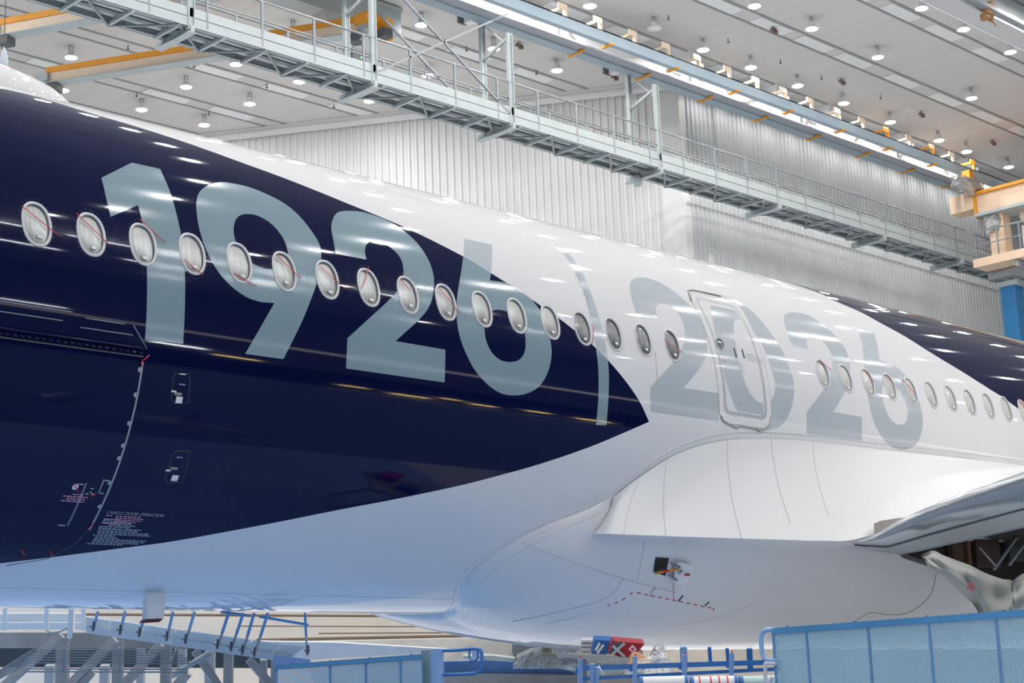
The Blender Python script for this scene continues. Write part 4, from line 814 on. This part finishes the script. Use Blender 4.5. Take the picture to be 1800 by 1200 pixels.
# nacelle-like white shape and canvas cover
P = np.array(ony(1830, 1045, YA-4.0)); mb = MB(); mb.lathe(P, [(.001, -.75), (.15, -.7), (.26, -.4), (.30, 0), (.3, .8), (.25, 1.6), (.001, 1.6)], 28, axis='x'); tag(mb.build('gear_door_fairing', WHITE, smooth=True), 'rounded white fairing behind the grey canvas cover', 'fairing')
cl = [[(1617, 976), (1640, 968), (1650, 1000), (1627, 990)]]
def sheet(name, top, bot, y0_, y1_, material, lab, cat, K_=10, amp=.05, thick=.03, seed=1):
    rg = np.random.RandomState(seed); top = spline([tuple(t_) for t_ in top], closed=False, step=14); bot_ = spline([tuple(t_) for t_ in bot], closed=False, step=14)
    n_ = len(top); bi = np.linspace(0, len(bot_)-1, n_); bot = [bot_[int(i)]*(1-i % 1)+bot_[min(int(i)+1, len(bot_)-1)]*(i % 1) for i in bi]; G = []
    ph = rg.uniform(0, 6, 6)
    for k in range(K_+1):
        f_ = k/K_; row = []
        for i in range(n_):
            q = top[i]*(1-f_)+bot[i]*f_; g_ = i/n_
            dy = amp*(math.sin(g_*9+ph[0]+f_*5)+.6*math.sin(g_*21+ph[1]-f_*8)+.5*math.sin(f_*13+ph[2]+g_*4))+rg.normal(0, amp*.12)
            row.append(ony(q[0], q[1], YA-(y0_*(1-g_)+y1_*g_)-dy-.12*math.sin(PI*f_)))
        G.append(row)
    G = np.array(G); mb = MB(); mb.grid(G); G2 = G+np.array([0, thick, 0]); b_ = len(mb.v); mb.grid(G2); 
    o = mb.build(name, material, smooth=True); return tag(o, lab, cat)
cv = sheet('canvas_cover', [(1622, 975), (1640, 967), (1655, 974), (1680, 984), (1705, 993), (1735, 1008), (1765, 1018), (1782, 1022), (1790, 1060)], [(1630, 985), (1640, 1003), (1660, 1012), (1690, 1040), (1715, 1062), (1735, 1095), (1760, 1095), (1788, 1090), (1790, 1070)], 4.6, 5.3, CLOTH, 'grey canvas cover with a round red no-entry mark under the wing', 'cover', seed=2, amp=.06)
cv2 = sheet('canvas_cover', [(1780, 1024), (1800, 1008), (1840, 1000), (1880, 1010)], [(1785, 1090), (1800, 1085), (1840, 1085), (1880, 1080)], 5.75, 6.3, CLOTH, 'second grey canvas cover cut by the right edge of the picture', 'cover', seed=5, amp=.05)
mb = MB(); P = np.array(ony(1706, 1031.5, YA-5.45)); RTv = RT2; UPv = UP2; nv = np.cross(RTv, UPv)
sc_ = .045; mb.tube([P+sc_*(RTv*math.cos(2*PI*k/24)+UPv*math.sin(2*PI*k/24)) for k in range(25)], .006, 5, cap=False); mb.tube([P+sc_*(-RTv*.7+UPv*.7), P-sc_*(-RTv*.7+UPv*.7)], .005, 5); mb.build('warning_mark', REDT, cv)
mb = MB(); mb.tube([P+sc_*.5*(-RTv+UPv*.1), P+sc_*.5*(RTv-UPv*.3)], .012, 5); mb.build('mark_symbol', SEAM, cv)

# ================================================================== DOCK AND LOOSE THINGS UNDER THE BELLY
DS = 1.0
def slab(pts, d, name, material, parent=None, thick=.05):
    """flat panel facing the camera side: pixel corners at depth d (number or list), extruded away"""
    ds = [q*DS for q in (d if isinstance(d, (list, tuple)) else [d]*len(pts))]; n_ = len(pts)
    a = [np.array(ond(u, v, q)) for (u, v), q in zip(pts, ds)]; b = [q+FWD*thick for q in a]
    mb = MB(); mb.add(a+b, [tuple(range(n_)), tuple(range(n_, 2*n_))[::-1]]+[(i, n_+i, n_+(i+1) % n_, (i+1) % n_) for i in range(n_)]); return mb.build(name, material, parent)
def rod(a, b, d0, d1, r_, name, material, parent=None, sq=False, n=8):
    A, B = ond(*a, d0*DS), ond(*b, d1*DS); mb = MB(); r_ *= DS
    if sq: mb.bar(A, B, r_*2, r_*2)
    else: mb.tube([A, B], r_, n)
    return mb.build(name, material, parent, smooth=not sq)
DKG = mat('dock_grey_steel', (.34, .34, .33), .55, noise=.15, nscale=3)
DKL = mat('dock_pale_panel', (.86, .90, .90), .45, noise=.06)
r = thing('dock_wall', ond(700, 1120, 34), 'cream panelled wall with brown rail lines seen under the belly', 'wall')
slab([(-80, 1040), (1480, 1040), (1480, 1215), (-80, 1215)], 34, 'cream_sheet', CREAM, r, .2)
slab([(150, 1078.5), (770, 1082), (770, 1085), (150, 1082)], 33.6, 'brown_rail', BROWN, r, .1)
slab([(450, 1123.5), (700, 1118.5), (920, 1114), (920, 1118), (700, 1122.5), (450, 1127.5)], 33.4, 'brown_rail', BROWN, r, .1)
slab([(830, 1107), (920, 1112), (960, 1106), (1010, 1120), (1010, 1132), (830, 1114)], 33.3, 'dark_recess', mat('dull_taupe', (.16, .14, .12), .7, noise=.2), r, .1)
for k, (a, b) in enumerate((((420, 1100), (760, 1101)), ((560, 1113), (900, 1111)))): rod(a, b, 33.5, 33.5, .012, 'panel_joint', BROWN, r)
r = thing('dock_floor_slab', ond(800, 1150, 28), 'grey-beige working platform floor beyond the blue screen', 'platform')
slab([(520, 1128), (900, 1120), (1130, 1135), (1130, 1215), (560, 1215)], [29, 29, 29, 28, 28], 'floor_plate', mat('greige_deck', (.42, .41, .38), .6, noise=.12, nscale=4), r, .1)
slab([(380, 1126), (590, 1129), (790, 1141), (770, 1146), (500, 1162)], 27.8, 'pale_plate', mat('pale_bluish_deck', (.66, .70, .74), .5, noise=.08), r, .1)
slab([(768, 1163), (860, 1160), (1015, 1172), (1015, 1190), (770, 1186)], 27.6, 'blue_plate', mat('worn_blue_deck', (.10, .22, .48), .5, noise=.25, nscale=5), r, .1)
slab([(770, 1184), (1015, 1187), (1015, 1215), (770, 1215)], 27.5, 'grey_kerb', DKG, r, .1)
r2 = slab([(814, 1152), (866, 1152), (905, 1157), (905, 1163), (868, 1161), (814, 1157)], 27.2, 'pale_plank', mat('pale_green_grey', (.60, .66, .60), .6, noise=.05), None, .15); tag(r2, 'pale flat plank lying on the platform beside the blue loop handle', 'plank')
slab([(900, 1128), (1012, 1136), (1012, 1148), (900, 1148)], 28.6, 'grey_partition', mat('green_grey_sheet', (.30, .35, .34), .6, noise=.1), r, .1)
DS = 1.12
def ond2(u, v, d): return ond(u, v, d*DS)
r = thing('service_dock', ond2(200, 1150, 21), 'grey steel dock trestle with beams, diagonal braces and pipes under the nose belly', 'dock')
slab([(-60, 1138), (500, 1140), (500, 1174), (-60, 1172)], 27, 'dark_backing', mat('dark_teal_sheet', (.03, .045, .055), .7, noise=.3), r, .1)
slab([(-60, 1111), (330, 1112), (330, 1140), (-60, 1138.5)], 22, 'main_beam', DKG, r, .25)
for (u0, u1, dd, v0) in ((98, 118, 21.6, 1113), (197, 214, 21.6, 1120), (282, 299, 21.6, 1128), (312, 326, 24, 1140), (360, 376, 24, 1140), (393, 408, 21.6, 1144), (240, 252, 24, 1140), (456, 468, 21.8, 1160), (476, 487, 22.4, 1160), (78, 94, 24.5, 1170), (175, 190, 24.5, 1170)):
    slab([(u0, v0), (u1, v0), (u1-2, 1290), (u0-2, 1290)], dd, 'column', STEEL2 if dd > 22 else DKG, r, .16)
for a, b in (((108, 1115), (0, 1212)), ((203, 1123), (115, 1212)), ((283, 1131), (210, 1212)), ((343, 1143), (388, 1212)), ((437, 1158), (484, 1212)), ((160, 1180), (110, 1240)), ((330, 1182), (280, 1240))): rod(a, b, 21.3, 21.3, .05, 'diagonal_brace', DKG, r, sq=True)
rod((371, 1146), (303, 1187), 20.9, 20.9, .035, 'cable_tube', STEEL, r)
mb = MB(); mb.tube([ond2(u, v, 20.8) for u, v in ((312, 1135), (300, 1165), (293, 1183), (296, 1192), (306, 1190), (330, 1178))], .012, 6); mb.build('cable_loop', STEEL, r, smooth=True)
for k in range(6):
    v = 1141+k*4.7; mb = MB(); mb.tube([ond2(u_, v_, 20.6) for u_, v_ in ((-30, 1196+k*2.4), (58-k*1.5, v+1), (64, v), (305+k*8, v+1.5))], .010, 6); mb.build('pipe', GALV, r, smooth=True)
for v in (1175, 1180): rod((40, v), (330, v+1), 20.7, 20.7, .010, 'pipe', GALV, r)
for u in (112, 211): rod((u, 1138), (u, 1182), 20.5, 20.5, .014, 'pipe_clamp', GALV, r, sq=True)
for k, (u0, u1) in enumerate(((-40, 6), (11, 77), (86, 119), (132, 149))):
    slab([(u0, 1078), (u1, 1078), (u1, 1092.5), (u0, 1092.5)], 20.4, 'toe_board', DKL, r, .06); slab([(u0, 1094), (u1, 1094), (u1, 1106), (u0, 1106)], 20.3, 'toe_board', DKL, r, .06)
for u in (8, 81, 146): slab([(u-3, 1068), (u+3, 1068), (u+2, 1108), (u-3, 1108)], 20.1, 'rail_socket', DKL, r, .05)
slab([(121, 1070), (128, 1070), (125, 1122), (117, 1122)], 19.9, 'drain_pipe', STICK, r, .06)
mb = MB(); mb.tube([ond2(u, v, 19.8) for u, v in ((82, 1108), (90, 1112), (105, 1110), (118, 1104))], .012, 6); mb.tube([ond2(u, v, 19.8) for u, v in ((123, 1122), (122, 1132), (118, 1135), (117, 1128))], .010, 6); mb.build('cable_loop', STEEL, r, smooth=True)
r = thing('access_ramp', ond2(340, 1120, 20), 'pale blue-white sloping platform edge with clamped rail posts under the belly', 'ramp')
segs = [0, .115, .27, .415, .48, .62, .76, .80, .90, 1]
for k in range(len(segs)-1):
    def L_(a, b, t_): return (a[0]+(b[0]-a[0])*t_, a[1]+(b[1]-a[1])*t_)
    t0_, t1_ = segs[k]+.002, segs[k+1]-.002
    A0, A1 = L_((150, 1083.5), (537, 1138), t0_), L_((150, 1083.5), (537, 1138), t1_); B0, B1 = L_((150, 1097), (515, 1152.5), t0_), L_((150, 1097), (515, 1152.5), t1_); C0, C1 = L_((150, 1112), (513, 1165), t0_), L_((150, 1112), (513, 1165), t1_)
    slab([A0, A1, B1, B0], 20-.8*segs[k], 'edge_panel', DKL, r, .04); slab([(B0[0], B0[1]+1), (B1[0], B1[1]+1), C1, C0], 19.95-.8*segs[k], 'lower_panel', mat('dock_pale_panel_b', (.70, .74, .76), .45, noise=.06), r, .08)
for k, (a, b) in enumerate((((163, 1110), (172, 1074)), ((210, 1116), (220, 1074)), ((244, 1120), (256, 1075)), ((292, 1127), (304, 1075)), ((325, 1132), (342, 1075)), ((381, 1141), (402, 1077)), ((405, 1145), (428, 1077)), ((425, 1151), (447, 1077)), ((446, 1155), (471, 1077)), ((540, 1152), (536, 1077)))):
    dd = 19.1-.05*k; tm = .45; mid = (a[0]+(b[0]-a[0])*tm, a[1]+(b[1]-a[1])*tm)
    rod(a, mid, dd, dd, .011, 'post_socket', STEEL, r, sq=True); o = rod(mid, b, dd, dd, .012, 'rail_post', mat('pale_sky_post', (.30, .52, .78), .4, noise=.05) if k < 5 else mat('sky_blue_post', (.14, .40, .78), .4, noise=.05), r, sq=True)
    rod((a[0]-5, a[1]-9), (a[0]+5, a[1]-9), dd-.03, dd-.03, .012, 'clamp', STEEL2, r, sq=True)
    rod((a[0]+.5, a[1]-2), (a[0]+2, a[1]-18), dd-.04, dd-.04, .010, 'clamp_bolt', SEAM, r, sq=True)
rod((455, 1083), (542, 1098), 18.9, 18.9, .015, 'rail_bar', mat('sky_blue_post', (.14, .40, .78)), r)
rod((388, 1075), (440, 1082), 18.9, 18.9, .016, 'rail_bar', BLUE2, r)
slab([(480, 1152), (545, 1160), (545, 1172), (480, 1170)], 19.0, 'blue_foot', mat('sky_blue_foot', (.35, .5, .8), .5, noise=.05), r, .05)
DS = 1.0
# ------------------------------------------------------------------ blue screens (perforated guard panels on the near dock)
def meshmat(name, col, dens, k=900.):
    m = mat(name, col, .45, noise=.10, nscale=1.2); nt = m.node_tree; b = nt.nodes['Principled BSDF']; out = [n for n in nt.nodes if n.type == 'OUTPUT_MATERIAL'][0]
    tc = nt.nodes.new('ShaderNodeTexCoord'); sp_ = nt.nodes.new('ShaderNodeSeparateXYZ'); nt.links.new(tc.outputs['Object'], sp_.inputs[0])
    def mth(op, a, b_=None):
        n = nt.nodes.new('ShaderNodeMath'); n.operation = op
        for i, q in enumerate((a, b_)):
            if q is None: continue
            if isinstance(q, (int, float)): n.inputs[i].default_value = q
            else: nt.links.new(q, n.inputs[i])
        return n.outputs[0]
    ad = mth('ADD', sp_.outputs['Y'], sp_.outputs['X']); a1 = mth('ADD', ad, sp_.outputs['Z']); a2 = mth('SUBTRACT', ad, sp_.outputs['Z'])
    s1_, s2_ = mth('SINE', mth('MULTIPLY', a1, k)), mth('SINE', mth('MULTIPLY', a2, k)); h = mth('GREATER_THAN', mth('MULTIPLY', s1_, s2_), dens)
    tr = nt.nodes.new('ShaderNodeBsdfTransparent'); mx = nt.nodes.new('ShaderNodeMixShader'); nt.links.new(h, mx.inputs[0]); nt.links.new(b.outputs[0], mx.inputs[1]); nt.links.new(tr.outputs[0], mx.inputs[2]); nt.links.new(mx.outputs[0], out.inputs[0]); return m
MESH = meshmat('blue_perforated_mesh', (.30, .50, .64), .22, 330.)
MESH2 = meshmat('blue_perforated_mesh_near', (.24, .47, .72), .30, 330.)
XFN = 7.0; zt = .352+CZ
def fence(y0_, y1_, seams, label, material, x=XFN, xcap=None):
    r = thing('mesh_screen', (x, (y0_+y1_)/2, .4), label, 'screen'); ys = sorted([y0_, y1_]+seams)
    for a, b in zip(ys[:-1], ys[1:]):
        mb = MB(); mb.bb((x-.004, a+.004, .45), (x+.004, b-.004, zt-.02)); mb.build('mesh_panel', material, r)
        mb = MB(); mb.bb((x-.008, b-.005, .4), (x+.008, b+.005, zt-.01)); mb.build('panel_post', mat('mid_blue_post', (.11, .27, .50), .45, noise=.1), r)
    mb = MB(); mb.bb((x-.012, y0_, zt-.03), (x+.012, y1_, zt)); mb.build('top_hem', mat('mid_blue_hem', (.07, .25, .50), .45, noise=.1), r)
    for y in np.arange(y0_+.1, y1_, .4): mb = MB(); mb.tube([(x, y, zt-.002), (x, y, zt+.006)], .006, 6); mb.build('hem_knob', BLUE, r)
    return r
yl = lambda u, v=1150: onx(u, v, XFN)[1]
fl_ = fence(yl(742), yl(485), [yl(580), yl(643), yl(704)], 'blue mesh screen at the lower middle, under the belly', MESH2)
fr_ = fence(2.2, yl(1362), [yl(1421), yl(1530), yl(1638), yl(1757)], 'large blue mesh screen filling the lower right corner', MESH)
for u0, u1, mt_ in ((742, 758, mat('grey_green_mesh', (.22, .33, .38), .5, noise=.1)), (758, 771, BLUE2)):
    A, B = onx(u0, 1143, 7.06), onx(u1, 1143, 7.06); mb = MB(); mb.bb((7.05, B[1], .4), (7.10, A[1], A[2])); mb.build('end_frame', mt_, fl_)
def loopt(L, x, rad, name, material, par):
    mb = MB(); mb.tube([onx(u, v, x) for u, v in spline(L, closed=False, step=4)], rad, 8); return mb.build(name, material, par, smooth=True)
loopt([(768, 1143, 1), (800, 1142.5), (838, 1140), (846, 1146), (847, 1170), (843, 1180), (825, 1184), (770, 1186)], 7.1, .011, 'loop_handle', BLUE, fl_)
loopt([(1364, 1106), (1348, 1107), (1339, 1115), (1339, 1140), (1343, 1155), (1352, 1160), (1366, 1160)], 7.0, .012, 'loop_handle', BLUE2, fr_)
loopt([(826, 1141), (825, 1155), (832, 1161), (840, 1156), (840, 1142)], 7.1, .006, 'hanging_hook', BLUE, fl_)
mb = MB(); P = np.array(onx(836, 1150, 7.1)); mb.box(P, (.01, .02, .02)); mb.build('padlock', BLUE2, fl_)
mb = MB(); [mb.tube([onx(u, v, 6.98) for u, v in q], .010, 6) for q in (((1345, 1165), (1346, 1215)), ((1345, 1165), (1364, 1166)), ((1358, 1190), (1352, 1200), (1354, 1215)))]; mb.build('latch_frame', mat('pale_lilac_steel', (.52, .55, .66), .5, noise=.1), fr_)
# ------------------------------------------------------------------ blue trolley rail with rolls
r = thing('roll_trolley', ond(1190, 1190, 15), 'blue trolley frame of bars and uprights holding rolls, in front of the belly fairing', 'trolley')
for a, b, rd in (((1018, 1174), (1375, 1163), .022), ((1018, 1193), (1375, 1175), .016)): rod(a, b, 15, 15, rd, 'rail_bar', BLUE, r, sq=True)
for u, v0 in ((1020, 1158), (1041, 1166), (1116, 1153), (1203, 1150), (1286, 1147), (1049, 1172)):
    rod((u, v0), (u, 1225), 14.9, 14.9, .018, 'upright', BLUE2, r, sq=True)
    if u not in (1041, 1049): rod((u-8, v0+26), (u, v0+10), 14.95, 14.95, .014, 'gusset', BLUE, r, sq=True); rod((u, v0), (u+2, v0-5), 14.9, 14.9, .006, 'red_tip', REDT, r)
rod((1052, 1170), (1062, 1187), 14.8, 14.8, .008, 'paper_strip', STICK, r)
for u0, v0, v1, w_ in ((1201, 1136, 1175, .035), (1247, 1137, 1165, .018), (1278, 1139, 1162, .016), (1317, 1139, 1176, .028)): rod((u0, v0), (u0+2, v1), 16.5, 16.5, w_, 'rear_upright', BLUE2 if u0 == 1201 else BLUE, r, sq=True)
for k, (u0, u1, v, mt_, lb) in enumerate(((1128, 1203, 1203, STICK, 'plain white film roll with blue ends on the trolley'), (1217, 1290, 1203, STICK, 'white film roll with red bands on the trolley'), (1304, 1372, 1202, mat('pale_green_film', (.50, .68, .66), .4, noise=.05), 'pale green film roll at the right end of the trolley'))):
    rr_ = thing('film_roll', ond((u0+u1)/2, v+8, 14.6), lb, 'roll'); A, B = np.array(ond(u0, v, 14.6)), np.array(ond(u1, v-2, 14.6))
    mb = MB(); mb.tube([A, B], .068, 20); mb.build('film', mt_, rr_, smooth=False); d_ = (B-A)/np.linalg.norm(B-A)
    for q in (A-d_*.02, B+d_*.0): mb = MB(); mb.tube([q, q+d_*.03], .072, 20); mb.build('end_cap', BLUE, rr_)
    if k == 1:
        for f_ in (.15, .42, .62, .82): q = A+(B-A)*f_; mb = MB(); mb.tube([q, q+d_*.012], .0695, 20); mb.build('red_band', REDT, rr_)
# ------------------------------------------------------------------ plastic sheeting and bags on the platform
def heap(name, L, d, material, label, cat, seed, amp=.10, nseg=16):
    """crumpled sheet: ridge outline L (pixels, left to right) draped down to its base line"""
    rg = np.random.RandomState(seed); top = spline(L, closed=False, step=6); base = max(p_[1] for p_ in L)+3; G = []
    for k in range(nseg+1):
        f_ = k/nseg; row = []
        for i, q in enumerate(top):
            v = q[1]*(1-f_)+base*f_; dd = d-.9*f_*.6+amp*(math.sin(i*.55+seed)+.7*math.sin(i*1.37+k*.6)+.5*math.sin(k*1.9+i*.3))+rg.normal(0, amp*.35)
            row.append(ond(q[0]+rg.normal(0, .5), v+rg.normal(0, .4), dd))
        G.append(row)
    mb = MB(); mb.grid(np.array(G)); return tag(mb.build(name, material, smooth=False), label, cat)
heap('plastic_sheet', [(902, 1166), (922, 1148), (940, 1136), (950, 1115), (962, 1124), (975, 1133), (1000, 1131), (1022, 1140), (1040, 1149), (1075, 1152), (1105, 1160), (1118, 1172)], 26.5, PLAST, 'crumpled clear plastic sheeting with a peak, under the fairing', 'plastic sheet', 4)
heap('plastic_sheet', [(1098, 1175), (1120, 1160), (1150, 1152), (1165, 1145), (1178, 1158), (1185, 1185)], 16.5, PLAST, 'crumpled clear plastic behind the blue trolley rail', 'plastic sheet', 9, amp=.05)
heap('foil_bundle', [(1143, 1150), (1150, 1135), (1160, 1131), (1168, 1136), (1168, 1150)], 17.5, FOIL, 'shiny silver foil bundle above the clear plastic', 'foil', 11, amp=.05, nseg=8)
heap('cream_cloth', [(944, 1146), (955, 1134), (966, 1134), (972, 1144)], 26.0, mat('cream_cloth', (.75, .68, .45), .7, noise=.1), 'small cream cloth inside the clear plastic', 'cloth', 3, amp=.04, nseg=6)
heap('brown_cloth', [(1104, 1160), (1110, 1147), (1120, 1145), (1130, 1150), (1150, 1164)], 17.0, SKIN, 'brown cloth lying beside the red bag', 'cloth', 6, amp=.04, nseg=8)
slab([(908, 1158), (935, 1146), (990, 1150), (1030, 1165), (1040, 1172), (905, 1172)], 27.0, 'dark_toolbox', mat('dark_grey_plastic', (.12, .14, .16), .5, noise=.3, nscale=6), None, .4); tag(COL.objects['dark_toolbox'], 'dark grey bulky box wrapped under the clear plastic', 'box')
r = slab([(963, 1170), (1020, 1166), (1115, 1170), (1115, 1180), (1040, 1187)], 26.0, 'pale_board', mat('pale_green_board', (.62, .70, .62), .6, noise=.05), None, .1); tag(r, 'pale green board lying below the clear plastic', 'board')
def bag(pts, d, name, material, label):
    r = thing(name, ond(pts[0][0], pts[0][1], d), label, 'bag'); slab(pts, d, 'bag_body', material, r, .3); return r
b1 = bag([(1046, 1124), (1077, 1126), (1072, 1147), (1064, 1150), (1040, 1149)], 20, 'blue_bag', BLUE, 'blue bag with white stripes under the belly fairing')
for a, b in (((1047, 1143), (1054, 1130)), ((1050, 1148), (1061, 1133))): rod(a, b, 19.9, 19.9, .012, 'white_stripe', STICK, b1, sq=True)
b2 = bag([(1078, 1126), (1133, 1131), (1122, 1145), (1110, 1160), (1070, 1148)], 19.6, 'red_bag', REDP, 'red bag with a grey cross strap beside the blue bag')
slab([(1080, 1130), (1092, 1128), (1084, 1148), (1072, 1146)], 19.55, 'dark_side', SEAM, b2, .03)
for a, b in (((1077, 1135), (1098, 1154)), ((1098, 1130), (1076, 1150))): rod(a, b, 19.5, 19.5, .014, 'cross_strap', STEEL, b2, sq=True)
slab([(1105, 1141), (1112, 1133), (1119, 1141), (1112, 1147)], 19.5, 'diamond_label', STICK, b2, .01); slab([(1108, 1141), (1112, 1137), (1116, 1141), (1112, 1144)], 19.47, 'label_mark', REDT, b2, .01)
r = thing('parts_rack', ond(1030, 1135, 20.4), 'small pale rack of trays left of the blue bag', 'rack')
for v in (1125, 1132, 1139, 1147.5): slab([(1022, v), (1044, v), (1044, v+4), (1022, v+4)], 20.4, 'tray', CPAN, r, .2)

r = thing('bag_shelf', ond(1080, 1152, 20.3), 'narrow greige shelf carrying the bags and trays under the fairing', 'shelf')
A, B = np.array(ond(1012, 1151.5, 20.3)), np.array(ond(1140, 1160.5, 19.9)); mb = MB(); mb.bar(A, B, 1.2, .05); mb.build('shelf_plate', mat('greige_deck', (.42, .41, .38)), r)
for f_ in (.1, .9): q = A+(B-A)*f_; mb = MB(); mb.bb((q[0]-.03, q[1]-.03, 0), (q[0]+.03, q[1]+.03, q[2])); mb.build('shelf_leg', STEEL2, r)
for o in list(bpy.data.objects):
    if '_o' in o: del o['_o']
